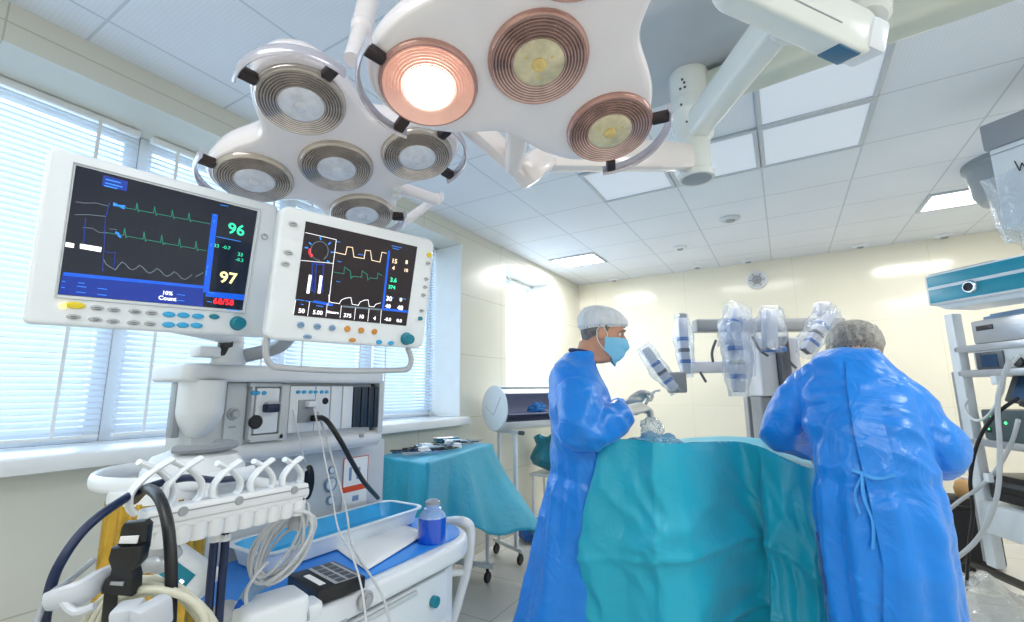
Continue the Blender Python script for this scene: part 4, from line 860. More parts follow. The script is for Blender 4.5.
s = MB(Fd); s.prism(rrect(.115, .06, .012, 4), .04, T(0, 0, -.02), bev=.008, seg=3); s.build('device_case', 'white', t)
s = MB(Fd); s.box((-.012, -.008, .021), (.072, .03, .001)); lb = s.build('teal_label', 'teal', t, smooth=0)
s = MB(Fd); s.box((.012, -.012, .022), (.008, .005, .0006)); s.build('label_mark', 'ew', lb, smooth=0)
t = thing('grey_mask_holder', 'grey plastic bracket behind the buckle', 'bracket', at(160, 545, .8))
s = MB(); s.box((0, 0, 0), (.07, .05, .02), camframe(158, 552, .78, .45), bev=.008); s.sph(at(158, 562, .78), .022, (1.3, .8, .8)); s.build('bracket_body', 'silverpaint', t)
# ================================================================ DRAPED TABLES, CHAMBER, ROBOT, TOWER
M['drape'] = cloth_mat('teal_drape_cloth', '#16aecb', .38, bs=5, bump=.22)
M['drape2'] = cloth_mat('teal_drape_cloth_soft', '#18a6c8', .42, bs=6, bump=.25)
M['gown'] = cloth_mat('blue_gown_cloth', '#0a86ea', .3, bs=5, bump=.42)
M['gownlight'] = cloth_mat('blue_gown_cloth_pale', '#3fa0f0', .36, bs=7, bump=.38)
def inst_table():
    c = [V((-1.82, 2.12, 1)), V((-2.02, 3.12, 1)), V((-2.40, 3.06, 1)), V((-2.30, 2.2, 1))]
    ctr = (c[0]+c[1]+c[2]+c[3])/4
    # perimeter points of the table top
    per = []
    for i in range(4):
        a, b = c[i], c[(i+1) % 4]
        for k in range(24): per.append((a.lerp(b, k/24), i, k/24))
    N = len(per)
    t = thing('instrument_table', 'instrument table on castors under the teal cloth', 'table', (ctr.x, ctr.y, 0))
    s = MB(); s.prism([(q.x*.96+ctr.x*.04, q.y*.96+ctr.y*.04) for q in c], .02, T(0, 0, .968), bev=.004); s.build('table_top', 'steel', t)
    for q in c:
        p = q*.9+ctr*.1; s = MB(); s.cyl((p.x, p.y, .12), (p.x, p.y, .97), .014); lg = s.build('leg', 'white', t)
    p0, p1, p2, p3 = [q*.9+ctr*.1 for q in c]
    for a, b in ((p0, p3), (p1, p2)):
        s = MB(); s.box((0, 0, 0), ((b-a).length+.1, .035, .035), frame(((a+b)/2).xy.to_3d()+V((0, 0, .12)), V((b.x-a.x, b.y-a.y, 0)), (0, 0, 1)), bev=.006); s.build('foot_bar', 'white', t)
    for q in (p0, p1, p2, p3):
        s = MB(); s.cyl((q.x-.012, q.y, .042), (q.x+.012, q.y, .042), .04, bev=.006); s.cyl((q.x, q.y, .05), (q.x, q.y, .11), .012); s.build('caster', 'black', t)
    def fn(u, v):
        i = int(round(u*N)) % N; p, side, k = per[i]
        d = V((p.x-ctr.x, p.y-ctr.y, 0)); n = d.normalized()
        if v < .3:
            f = v/.3; return V((ctr.x+d.x*f, ctr.y+d.y*f, 1.0-.012*max(0, f-.85)/.15 + .004*NZ.noise(V((p.x*f*9, p.y*f*9, 3)))))
        f = (v-.3)/.7
        th = i/N
        # hem: corner 1 (far right) hangs in a long flared tip
        cd = min(abs(i-24), N-abs(i-24))/10; tip = math.exp(-cd*cd)
        c0 = min(i, N-i)/6; cn = math.exp(-c0*c0)
        c2 = min(abs(i-72), N-abs(i-72))/7; cl = math.exp(-c2*c2)
        L = .40+.26*tip+.05*cn+.04*math.sin(i*.55)+.03*NZ.noise(V((i*.2, 0, 1)))
        fold = (.028*math.sin(i*.62+1)+.03*NZ.noise(V((i*.17, 2, f*1.2))))*f + .012*math.sin(i*1.7)*f
        fl = (.05+.36*tip+.06*cn+.04*cl)*f**1.2+fold
        w = Mx.Rotation(-.9*tip*f, 3, 'Z') @ n
        return V((p.x+w.x*fl, p.y+w.y*fl, .995-L*f+.015*NZ.noise(V((p.x*8, p.y*8, f*3)))*f))
    s = MB(); s.grid(fn, N, 40, cu=True); o = s.build('table_drape', 'drape2', smooth=180, solid=.002)
    tag(o, 'teal cloth draped over the instrument table below the window', 'drape')
    return c
tc_ = inst_table()
def tpt(u, v, z=1.012): p = (tc_[3]*(1-u)+tc_[0]*u)*(1-v)+(tc_[2]*(1-u)+tc_[1]*u)*v; return V((p.x, p.y, z))
GI = 'surgical instruments on the teal table'
def scissors(p, a, label, m='steel', L=.16):
    p = V(p)+V((0, 0, .004))
    t = thing('scissors', label, 'scissors', p, GI); R_ = T(*p) @ RZ(a) @ Mx.Scale(1.25, 4)
    s = MB(R_)
    for sg in (-1, 1):
        s.tube([(L*.5*sg*0-.02, .0, .004), (-.06, sg*.018, .004), (-.075, sg*.022, .004)], .004, 8, sm=4)
        s.tube([V((-.095+.02*math.cos(q*PI/8), sg*.022+.014*math.sin(q*PI/8), .004)) for q in range(16)], .0035, 6, closed=True)
    s.build('finger_loops', 'midgrey' if m == 'steel' else m, t)
    s = MB(R_); s.prism([(-.025, -.005), (.09, .0), (.085, .004), (-.025, .006)], .005, T(0, 0, .002)); s.prism([(-.025, .004), (.088, .006), (.09, .003), (-.025, -.004)], .004, T(0, 0, .006) @ RZ(.08)); s.lathe([(0, .014), (.006, .013), (.006, .004)]); s.build('blades', 'steel', t)
def forceps(p, a, label, m):
    s = MB(T(*p) @ RZ(a) @ Mx.Scale(1.3, 4)); s.tube([(-.08, 0, .006), (-.02, .01, .007), (.07, .002, .006)], .005, 8, sm=4, flat=.5); s.tube([(-.08, 0, .006), (-.02, -.01, .007), (.07, -.002, .006)], .005, 8, sm=4, flat=.5); s.cyl((-.095, 0, .006), (-.078, 0, .006), .006, seg=10)
    o = s.build('forceps', m); tag(o, label, 'forceps', GI)
M['navyst'] = mat('blue_steel', '#27496b', .3, metal=.6, var=.1)
for u, v, a, l, m in [(.72, .16, .9, 'steel scissors nearest the front corner of the teal table', 'steel'), (.35, .22, 1.2, 'dark handled scissors left on the teal table', 'black'), (.6, .45, .7, 'dark scissors in the middle of the teal table', 'black'), (.75, .62, 1.1, 'steel scissors far along the right edge of the teal table', 'steel'), (.5, .75, .5, 'dark handled scissors toward the far end of the teal table', 'black')]: scissors(tpt(u, v), a, l, m)
for u, v, a, l, m in [(.5, .12, .5, 'blue steel forceps near the front edge of the teal table', 'navyst'), (.55, .3, .95, 'blue steel forceps beside the gauze pad', 'navyst'), (.8, .4, 1.3, 'black forceps along the right edge of the table', 'black'), (.4, .5, .8, 'blue steel forceps in the middle of the teal table', 'navyst'), (.68, .8, 1.0, 'black forceps at the far end of the teal table', 'black')]: forceps(tpt(u, v), a, l, m)
for k, (u, v, a, l, m) in enumerate([(.62, .3, .2, 'steel forceps lying across other instruments near the gauze', 'steel'), (.48, .42, 2.4, 'black forceps crossing the middle of the instrument pile', 'black'), (.7, .52, 1.9, 'blue steel forceps crossing the instrument pile', 'navyst'), (.6, .7, .1, 'steel forceps on top of the far instrument pile', 'steel'), (.3, .35, 2.0, 'blue steel forceps at the left edge of the pile', 'navyst')]): forceps(tpt(u, v, 1.032), a, l, m)
for u, v, a, l in [(.45, .25, 1.7, 'black scissors lying on top near the front of the pile'), (.66, .38, 2.6, 'black scissors lying on top in the middle of the pile'), (.78, .72, .4, 'black scissors on top toward the far right corner')]: scissors(tpt(u, v, 1.03), a, l, 'black')
for u, v, sz, l in [(.62, .2, .07, 'white gauze pad near the front of the instrument table'), (.42, .36, .1, 'folded white gauze pad standing up among the instruments'), (.85, .5, .06, 'small white gauze pad on the right edge of the instrument table'), (.55, .6, .07, 'white gauze pad farther back on the instrument table')]:
    p = tpt(u, v); s = MB(T(*p) @ RZ(u*7)); s.box((0, 0, .012), (sz, sz*.7, .024), bev=.006); s.box((.004, 0, .03), (sz*.9, sz*.6, .012), bev=.005); o = s.build('gauze_pad', 'paper'); tag(o, l, 'gauze', 'white gauze pads on the teal table')
p = tpt(.3, .75); t = thing('kidney_dish', 'steel kidney dish at the far end of the instrument table', 'dish', p)
s = MB(); kd = [(.11*math.cos(a)*(1 if math.sin(a) > 0 else 1), .05*math.sin(a)+(.03*math.cos(a)**2)) for a in [k*2*PI/28 for k in range(28)]]
tb = bmesh.new(); rows = [[tb.verts.new((x*q, y*q, z)) for x, y in kd] for q, z in ((.8, 0), (1, .04), (.97, .04), (.78, .004))]
for A_, B_ in zip(rows, rows[1:]):
    for k in range(28): tb.faces.new((A_[k], A_[(k+1) % 28], B_[(k+1) % 28], B_[k]))
tb.faces.new(rows[0][::-1]); tb.faces.new(rows[-1]); s._add(tb, T(*p) @ RZ(1)); s.build('dish_bowl', 'steel', t)
# ---- sterile storage chamber
a, b_ = V((-2.2, 3.45, 1.25)), V((-1.8, 4.4, 1.25)); d = b_-a; Lc = d.length; Fc = frame(a, (0, 0, 1), d)     # local Z along the drum, X up
# local axes: X up, Z along, Y = Z x X
t = thing('sterile_chamber', 'white drum-shaped instrument chamber with open front on a castor stand', 'chamber', (-2.0, 3.9, 0))
Rc = .19
yr = (Fc.to_3x3() @ V((0, 1, 0))); sgn = 1 if yr.x > 0 else -1
def arc(r, d0, d1, n): return [(r*math.cos(math.radians(d0+(d1-d0)*k/n)), sgn*r*math.sin(math.radians(d0+(d1-d0)*k/n))) for k in range(n+1)]
s = MB(Fc); s.prism(arc(Rc, 130, 375, 30)+arc(Rc-.012, 375, 130, 30), Lc, z0=0); s.build('drum_shell', 'white', t)
s = MB(Fc); s.prism(arc(Rc-.014, 20, 44, 6)+arc(Rc-.024, 44, 20, 6), Lc-.02, z0=.01); s.build('open_lid', 'white', t)
M['lilac'] = mat('chamber_inside', '#aeb4d2', .35, var=.05)
for z, nm in ((-.012, 'end_cap'), (Lc, 'end_cap')):
    s = MB(Fc); s.lathe([(0, 0), (Rc*.98, 0), (Rc*1.02, .006), (Rc*1.02, .014), (Rc*.98, .02), (0, .02)], (0, 0, z-.008), seg=48); ec = s.build(nm, 'white', t)
    if z < 0:
        s = MB(Fc)
        for x0, yy0, x1, yy1 in ((-.06, 0, .01, -sgn*.13), (-.06, 0, .1, sgn*.11)):
            q0, q1 = V((x0, yy0, z-.009)), V((x1, yy1, z-.009)); s.tube([q0, q1], .0025, 6)
        s.build('cap_groove', 'keygrey', ec)
s = MB(Fc); s.box((-.05, 0, Lc/2), (.006, Rc*1.9, Lc-.04)); s.build('inner_shelf', 'lilac', t)
s = MB(Fc); s.prism(arc(Rc-.013, 135, 370, 24)+arc(Rc-.016, 370, 135, 24), Lc-.02, z0=.01); s.build('inner_lining', 'lilac', t)
dxy = V((d.x, d.y, 0)).normalized(); nxy = V((dxy.y, -dxy.x, 0))
for k in (.12, .88):
    q = a+d*k
    for sg in (-1, 1):
        s = MB(); qq = q+nxy*(.12*sg); s.box((qq.x, qq.y, .58), (.03, .03, .96), bev=.004); s.build('leg', 'white', t)
        s = MB(); qq = q+nxy*(.17*sg); s.cyl((qq.x-.012, qq.y, .042), (qq.x+.012, qq.y, .042), .042, bev=.006); s.cyl((qq.x, qq.y, .05), (qq.x, qq.y, .1), .012); s.build('caster', 'black', t)
    s = MB(); s.box((0, 0, 0), (.42, .035, .03), frame((q.x, q.y, .11), nxy, (0, 0, 1)), bev=.006); s.build('foot_bar', 'white', t)
    s = MB(); s.box((0, 0, 0), (.36, .03, .03), frame((q.x, q.y, 1.045), nxy, (0, 0, 1)), bev=.005); s.build('cross_bar', 'white', t)
s = MB(); q = a+d*.12+nxy*.18; s.cyl((q.x, q.y, 1.045), (q.x+nxy.x*.05, q.y+nxy.y*.05, 1.045), .018); s.build('bar_knob', 'darkgrey', t)
M['bluecloth'] = cloth_mat('blue_cloth', '#2a86d8', .5, bs=10, bump=.4)
Fz = Fc
def heap(name, c, r, m, label, cat, group=None, sc=(1, 1, .6), amp=.35, fr=6, seed=0):
    s = MB()
    def fn(u, v):
        th, ph = u*2*PI, -PI/2+v*PI; n = V((math.cos(th)*math.cos(ph), math.sin(th)*math.cos(ph), math.sin(ph)))
        k = 1+amp*NZ.noise(n*2.2+V((seed, 0, 0)))+amp*.5*NZ.noise(n*fr+V((0, seed, 0)))
        z = n.z*k*sc[2]; return c+V((n.x*k*sc[0], n.y*k*sc[1], max(z, -sc[2]*.55)))*r
    s.grid(fn, 40, 24, cu=True); o = s.build(name, m, smooth=180); tag(o, label, cat, group); return o
p = Fc @ V((-.035, sgn*.06, .42)); heap('folded_cloth', p+V((0, 0, .02)), .075, 'bluecloth', 'crumpled blue cloth inside the open drum chamber', 'cloth', sc=(1, 1.2, .7))
for k, (z, y_) in enumerate(((.58, .05), (.68, .09), (.8, .04))):
    p = Fc @ V((-.04, sgn*y_, z)); forceps(p, math.atan2(d.y, d.x)+.3*k, ['pale clamp inside the drum chamber beside the blue cloth', 'pale clamp in the middle of the drum chamber shelf', 'pale clamp deepest in the drum chamber'][k], 'silverpaint')
# ---- side stand with teal bag, blue bag on the floor
p = V((-2.2, 4.5, 0)); t = thing('side_stand', 'small white stand holding the teal bag', 'stand', p)
s = MB(); s.box(p+V((0, 0, .545)), (.32, .32, .03), bev=.008); s.build('stand_top', 'white', t)
for x, y in ((-.13, -.13), (.13, -.13), (-.13, .13), (.13, .13)):
    s = MB(); s.cyl(p+V((x, y, 0)), p+V((x, y, .54)), .014); s.build('leg', 'white', t)
M['tealbag'] = film_mat('teal_bag_film', '#0c7f96', .95, .2, 14, white=.75); M['bluebag'] = film_mat('blue_bag_film', '#1464b8', .95, .2, 14, white=.75)
M['tealbag'] = cloth_mat('teal_bag_plastic', '#0e8298', .22, bs=12, bump=.6); M['bluebag'] = cloth_mat('blue_bag_plastic', '#1161bd', .22, bs=12, bump=.6)
s = MB()
def bag(u, v):
    th = 2*PI*u; r = [.0, .17, .2, .17, .13, .155][min(5, int(v*5))]; f = v*5-int(v*5); r2 = [.0, .17, .2, .17, .13, .155, .155][min(6, int(v*5)+1)]
    r = r*(1-f)+r2*f; k = 1+.13*math.sin(th*7+v*3)*v+.2*NZ.noise(V((math.cos(th)*2, math.sin(th)*2, v*3)))
    return p+V((r*k*math.cos(th), r*k*.85*math.sin(th), .565+.36*v+.02*math.sin(5*th)*v))
s.grid(bag, 60, 26, cu=True); o = s.build('plastic_bag', 'tealbag', smooth=180); tag(o, 'dark teal plastic bag standing on the small white stand', 'bag')
heap('plastic_bag', V((-2.17, 4.1, .085)), .15, 'bluebag', 'crumpled blue plastic bag on the floor under the teal bag', 'bag', sc=(1, 1, .75), amp=.3)
# ---- operating table under drapes
t = thing('operating_table', 'operating table hidden under the teal drapes', 'table', (-.36, 3.0, 0))
s = MB(); s.prism(rrect(.5, 1.0, .06, 4), .08, T(-.36, 3.0, .92), bev=.015); s.build('table_top', 'darkgrey', t)
s = MB(); s.box((-.36, 3.0, .5), (.22, .3, .85), bev=.03); s.build('column', 'steel', t)
s = MB(); s.prism(rrect(.5, .9, .1, 4), .09, T(-.36, 3.0, 0), bev=.02); s.build('base', 'darkgrey', t)
A0, A1 = at(601, 437, 1.93), at(758, 449, 2.02); A0.z = 1.195; A1.z = 1.15
A2 = at(812, 466, 1.78); 
def vor(p): d = NZ.voronoi(p)[0]; return d[0]
def odr(u, v):
    """u along: left side -> near face -> right corner -> right side; v: top edge down to floor"""
    path = [V((A0.x+.06, A0.y+.55, 1.05)), V((A0.x-.01, A0.y+.12, 1.16)), V((A0.x+.0, A0.y, 1.195)), V((A0.x*.75+A1.x*.25, A0.y+.0, 1.199)), V((A0.x*.5+A1.x*.5, A0.y+.01, 1.19)), V((A0.x*.2+A1.x*.8, A1.y+.0, 1.165)), V((A1.x, A1.y, 1.15)), V((A1.x+.1, A1.y-.05, 1.11)), V((A1.x+.19, A1.y-.02, 1.07)), V((A1.x+.21, A1.y+.2, 1.05)), V((A1.x+.2, A1.y+.8, 1.0))]
    n = len(path)-1; k = min(int(u*n), n-1); f = u*n-k
    g = lambda i: path[max(0, min(n, i))]
    q0, q1, q2, q3 = g(k-1), g(k), g(k+1), g(k+2)
    p = .5*((2*q1)+(q2-q0)*f+(2*q0-5*q1+4*q2-q3)*f*f+(3*q1-q0-3*q2+q3)*f**3)
    tg = (q2-q0); tg.z = 0; tg.normalize(); nrm = V((tg.y, -tg.x, 0))
    z = p.z*(1-v)+.015*v; h = p.z-z
    corner = math.exp(-((u-.2)/.05)**2); rc = math.exp(-((u-.72)/.07)**2)
    bulge = (.05+.07*max(0, (.45-u)/.45))*h + .05*corner*h + .012*math.sin(u*26)*v + .035*NZ.noise(V((u*5, v*2.2, 0)))*min(1, v*4) + .035*ridged(V((u*7+v*2, v*3.2, 5)))*min(1, v*4) + .016*ridged(V((u*16-v*6, v*6, 9)))*min(1, v*5) + .05*(vor(V((u*4.2+.4*v, v*2.6, 3)))-.3)*min(1, v*5)
    # soft horizontal fold lines of the packed sheet
    for fv, w_ in ((.36, .012), (.6, .02)): bulge += w_*math.exp(-((v-fv-.03*math.sin(u*9))/.012)**2)
    fx = math.exp(-((u-.36)/.006)**2)*.008+math.exp(-((u-.56)/.006)**2)*.006
    return V((p.x, p.y, z))+nrm*(bulge+fx)+tg*(.1*v*(u-.45)-.03*v*max(0, min(1, (.34-u)/.2)))
s = MB(); s.grid(odr, 150, 110)
def top(u, v):
    q = odr(.12+.78*u, 0); e = V((0, 3.55, 1.0)); p = q.lerp(e, v)
    p.z = q.z*(1-v)**2+ (1.05+.03*math.sin(PI*u))*(1-(1-v)**2) + .01*NZ.noise(p*6); p.x = q.x*(1-v)+(-.68+.7*u)*v; return p
s.grid(top, 60, 24)
o = s.build('surgical_drape', 'drape', smooth=180); tag(o, 'large teal drape hanging over the near end of the operating table', 'drape')
bmd = bmesh.new(); bmd.from_mesh(o.data); bmesh.ops.remove_doubles(bmd, verts=bmd.verts[:], dist=.004); bmesh.ops.recalc_face_normals(bmd, faces=bmd.faces[:]); bmd.to_mesh(o.data); bmd.free()
def odr2(u, v):
    uu = .16+.6*u; v0 = .60+.10*u+.015*math.sin(u*20); vv = v0+(1-v0)*v; p = odr(uu, vv); q = odr(min(.99, uu+.01), vv)
    tg = (q-p); tg.z = 0; tg.normalize(); return p+V((tg.y, -tg.x, 0))*(.012+.05*v+.02*math.sin(u*17+1)*v)+V((-.05*v*(1-u)*2, 0, 0))
s = MB(); s.grid(odr2, 100, 40); o = s.build('surgical_drape', 'drape', smooth=180); tag(o, 'lower teal drape layer near the floor under the large drape', 'drape')
# crumpled clear film and instrument under the surgeon's hands
M['film'] = film_mat('clear_film', '#f2f6fa', .3, .1, 30, white=.4); M['wrapfilm'] = film_mat('wrap_film', '#eef2f6', .22, .12, 12, white=.5)
M['bluefilm'] = film_mat('pale_blue_film', '#a8d8ee', .55, .18, 22, white=.6)
heap('crumpled_film', V((-.56, 2.28, 1.13)), .1, 'bluefilm', 'pale crumpled film on the drape below the gloved hands', 'plastic film', sc=(1.3, .7, .62), amp=.35)
# ---- surgical robot at the back wall
M['robgrey'] = mat('robot_grey', '#8d9196', .35, var=.03); M['robpale'] = mat('robot_pale', '#cfd2da', .3, var=.03); M['robdark'] = mat('robot_dark', '#5d6068', .35, var=.05); M['robblue'] = mat('robot_blue_band', '#3f74b8', .35, var=.1)
M['robfilm'] = film_mat('robot_drape_film', '#eef3fb', .16, .12, 18, white=.45)
DR = 4.45
rc_ = at(767, 420, DR); rb = thing('surgical_robot', 'grey surgical robot cart with film-covered arms against the cream back wall', 'robot', (rc_.x, rc_.y, 0))
xd = V((CR.x, CR.y, 0)).normalized(); yd = V((-xd.y, xd.x, 0))
def rbox(px0, px1, py0, py1, dep, m, nm, d=DR, par=None, bev=.02, z0=None):
    pm = py0 if z0 is not None else (py0+py1)/2; p0, p1 = at(px0, pm, d), at(px1, pm, d); zt_, zb_ = at((px0+px1)/2, py0, d).z, at((px0+px1)/2, py1, d).z if z0 is None else z0
    c = (p0+p1)/2; s = MB(); s.box((0, 0, 0), ((p1-p0).dot(xd), dep, zt_-zb_), frame((c.x, c.y, (zt_+zb_)/2), xd, (0, 0, 1)) , bev=bev, seg=3); return s.build(nm, m, par or rb)
rbox(751, 797, 396, 0, .34, 'robgrey', 'lower_column', z0=.25)
rbox(735, 800, 520, 0, .6, 'robdark', 'cart_base', z0=.0)
rbox(769, 778, 338, 520, .36, 'robdark', 'centre_post', DR-.02, z0=.35)
rbox(752, 769, 338, 396, .3, 'robpale', 'column_panel', DR-.02); rbox(777, 792, 338, 392, .3, 'robpale', 'column_panel', DR-.02)
rbox(747, 750, 396, 0, .02, 'robdark', 'panel_gap', DR-.2, z0=.3, bev=.004)
rbox(694, 842, 319, 332, .14, 'robgrey', 'upper_boom', DR+.16)
rbox(688, 760, 361, 373, .14, 'robpale', 'lower_boom', DR+.16)
def link_arm(pts, w, d, nm, cover, bands=3, par=None):
    """one arm segment: body, blue bands, dark tip, crinkled film sleeve"""
    a, b_ = at(*pts[0], d), at(*pts[1], d-.1); L = b_-a
    s = MB(); s.prism(rrect(L.length, w, w*.3, 4), w*.8, frame((a+b_)/2, L, -CF) @ T(0, 0, -w*.4), bev=w*.12); arm = s.build(nm, 'robpale', rb)
    for k in range(bands):
        q = a+L*(.38+.4*k/max(1, bands-1)); s = MB(); s.box((0, 0, 0), (L.length*.07, w*1.06, w*.86), frame(q, L, -CF), bev=.004); s.build('blue_band', 'robblue' if k % 2 == 0 else 'robdark', arm)
    s = MB(); s.box((0, 0, 0), (L.length*.1, w*.8, w*.7), frame(a+L*.95, L, -CF), bev=.006); s.build('arm_tip', 'robdark', arm)
    if cover:
        s = MB(); sd = hash(nm+str(pts)) % 17 if False else pts[0][0] % 17
        def fn(u, v):
            th = 2*PI*u; q = a+L*(v*1.12-.06); r = w*cover*(.75+.35*math.sin(PI*min(1, v*1.05))+.45*NZ.noise(V((math.cos(th)*1.6, math.sin(th)*1.6, v*4+sd))))
            F_ = frame(q, L, -CF); return F_ @ V((0, r*math.cos(th), r*math.sin(th)))
        s.grid(fn, 26, 24, cu=True); s.build('film_sleeve', 'robfilm', arm, smooth=60)
    return arm
link_arm([(644, 348), (675, 390)], .085, DR-.1, 'robot_arm', .95)
rbox(668, 685, 372, 393, .12, 'robgrey', 'arm_head', DR-.15)
link_arm([(681, 318), (686, 374)], .085, DR, 'robot_arm', .95)
rbox(678, 686, 313, 320, .06, 'robgrey', 'arm_cap', DR)
link_arm([(733, 322), (739, 392)], .1, DR-.35, 'robot_arm', 1.15)
link_arm([(738, 308), (730, 345)], .09, DR-.25, 'robot_arm', 1.4, bands=1)
link_arm([(769, 310), (770, 350)], .11, DR-.3, 'robot_arm', 1.1, bands=0)
rbox(764, 784, 347, 352, .1, 'robblue', 'blue_bar', DR-.36, bev=.01)
link_arm([(830, 310), (806, 352)], .1, DR-.3, 'robot_arm', 1.0)
rbox(816, 828, 302, 316, .1, 'robpale', 'arm_cap', DR-.3); 
for pts in ([(716, 340), (712, 352), (713, 362)], [(752, 336), (760, 350), (768, 356)], [(784, 352), (790, 362), (796, 368)], [(700, 372), (706, 382)]):
    s = MB(); s.tube([at(x, y, DR-.32) for x, y in pts], .012, 8, sm=4); s.build('arm_hose', 'robdark', rb)
# film draping between the arms
s = MB()
def ff(u, v):
    px = 722+34*u; py = 332+50*v*(1-.25*abs(u-.5)); return at(px, py, DR-.5+.18*NZ.noise(V((u*4, v*4, 1)))+.1*math.sin(u*9))
s.grid(ff, 26, 26); s.build('film_sheet', 'robfilm', rb, smooth=60)
# ---- equipment tower on the right
S0 = at(962, 400, 3.0); S0.z = 0; TXv = V((.37, -.93, 0)).normalized(); TN = V((-.93, -.37, 0)).normalized(); FT = frame(S0, TXv, TN)
tw = thing('equipment_tower', 'white equipment tower with shelves at the right edge', 'equipment tower', S0+TXv*.35-TN*.2)
def tp(px, py): return onpl(px, py, FT)
def tbox(px0, px1, py0, py1, dep, m, nm, par=tw, out=0, bev=.008, x1=None, y0=None):
    (xa, ya), (xb, yb) = tp(px0, py0), tp(px1, py1)
    if x1: xb = x1
    if y0 is not None: yb = y0
    s = MB(FT); s.box(((xa+xb)/2, (ya+yb)/2, out-dep/2), (abs(xb-xa), abs(ya-yb), dep), bev=bev); return s.build(nm, m, par)
TW = .72
Sx = at(925, 285, 3.0); CX = V((.66, -.75, 0)).normalized(); CN = V((-CX.y, CX.x, 0)); CN = -CN if CN.dot(V((0, 1, 0))) > 0 else CN
zlip = onpl(930, 306, frame(Sx, CX, CN))[1]-.03
xp = tp(962, 400)[0]; ztop = tp(955, 305)[1]; zbot = tp(985, 535)[1]
s = MB(FT); ztop = at(925, 285, 3.0).z+zlip-.003; s.box((xp, (ztop+.3)/2, -.03), (.075, ztop-.3, .06), bev=.01); s.build('front_post', 'white', tw)
s = MB(FT); s.box((xp-.085, .9, -.06), (.045, 1.2, .05), bev=.008); s.build('rear_post', 'midgrey', tw)
s = MB(FT); s.box((TW, (ztop+.3)/2, -.03), (.06, ztop-.3, .06), bev=.01); s.build('front_post', 'white', tw)
def shelf(px, py, h=.045, m='silverpaint'):
    x, y = tp(px, py); s = MB(FT); s.box((TW/2, y, -.25), (TW, h, .5), bev=.008); return s.build('shelf', m, tw), y
_, sA = shelf(985, 347); _, sB = shelf(985, 373); _, sC = shelf(985, 443)
y1_, y2_ = tp(1000, 505)[1], tp(1000, 537)[1]
s = MB(FT); s.box((TW/2, (y1_+y2_)/2, -.23), (TW, y1_-y2_, .52), bev=.03); s.build('bottom_drawer', 'white', tw)
s = MB(FT); s.box((TW/2, .25, -.25), (.12, .5, .1), bev=.01); s.build('base_column', 'black', tw)
pc = onz(968, 568, .05)
for q in (pc, S0+TXv*.7+TN*.1, S0+TXv*.65-TN*.5, S0-TN*.5):
    c0 = S0+TXv*.35-TN*.25; s = MB(); s.tube([(c0.x, c0.y, .16), ((c0.x+q.x)/2, (c0.y+q.y)/2, .13), (q.x, q.y, .1)], .03, 8, flat=.7); s.cyl((q.x, q.y-.015, .045), (q.x, q.y+.015, .045), .045, bev=.006); s.build('base_leg', 'black', tw)
# striped console above
Sx = at(925, 285, 3.0); CX = V((.66, -.75, 0)).normalized(); CN = V((-CX.y, CX.x, 0)); CN = -CN if CN.dot(V((0, 1, 0))) > 0 else CN
FC = frame(Sx, CX, CN); cq = lambda x, y: onpl(x, y, FC)
zt1, zb1 = cq(926, 276)[1], cq(930, 306)[1]; hC = zt1-zb1; mC = (zt1+zb1)/2
t = thing('striped_console', 'white console box with two teal stripes on top of the equipment tower', 'console', Sx)
s = MB(FC); s.box((.45, mC, -.16), (.9, hC, .32), bev=.012, seg=3); s.prism([(0, zb1+.01), (.9, zb1+.01), (.86, zb1-.03), (.06, zb1-.03)], .26, z0=-.3, bev=.008); s.build('console_body', 'white', t)
for k, (ya, yb) in enumerate(((.06, .40), (.5, .93))):
    s = MB(FC); s.box((.45, zt1-hC*(ya+yb)/2, .0), (.87, hC*(yb-ya), .006), bev=.002); s.build('teal_stripe', 'tealband', t)
    s = MB(FC); s.box((.0, zt1-hC*(ya+yb)/2, -.15), (.006, hC*(yb-ya), .28), bev=.002); s.build('teal_stripe', 'tealband', t)
kx, ky = cq(971, 287); s = MB(FC); s.lathe([(.04, 0), (.04, .008), (.032, .02), (.026, .02), (.024, .008), (0, .008)], (kx, ky, .003), seg=28); kn = s.build('round_socket', 'chrome', t)
s = MB(FC); s.lathe([(.024, .0), (.024, .012), (0, .013)], (kx, ky, .003), seg=24); s.build('socket_hole', 'black', kn)
s = MB(FC); s.box((.2, zt1+.004, -.1), (.36, .006, .18), bev=.002); s.build('top_ledge', 'panelgrey', t)
# devices on the shelves
GD = 'devices on the tower shelves'
def device(px0, px1, py0, py1, dep, m, name, label, cat='device', out=-.01, x1=None):
    (xa, ya), (xb, yb) = tp(px0, py0), tp(px1, py1); xb = x1 or xb; xa = max(xa, xp+.042)
    yb = min((q+.0235 for q in (sA, sB, sC, y1_) if abs(q+.0235-yb) < .06), key=lambda q: abs(q-yb), default=yb)
    t = thing(name, label, cat, FT @ V(((xa+xb)/2, yb, out-dep/2)), GD); s = MB(FT); s.box(((xa+xb)/2, (ya+yb)/2, out-dep/2), (xb-xa, ya-yb, dep), bev=.01); s.build('device_case', m, t); return t, xa, xb, ya, yb
def rest(t, dz):
    pass
t, xa, xb, ya, yb = device(968, 1024, 322, 344.5, .38, 'silverpaint', 'recorder_unit', 'silver recorder with papers on the top tower shelf', x1=.66)
s = MB(FT); s.box((xa+.1, ya-.05, -.008), (.12, .03, .004), bev=.001); s.build('slot', 'black', t)
s = MB(FT); s.box((xa+.3, ya+.012, -.2), (.5, .02, .3), bev=.003); s.box((xa+.26, ya+.03, -.2), (.4, .014, .24), bev=.003); s.build('paper_pile', 'bluegrey', t)
t, xa, xb, ya, yb = device(970, 1024, 350, 370.5, .36, 'panelgrey', 'camera_unit', 'pale unit with a small dark display on the second tower shelf', x1=.66)
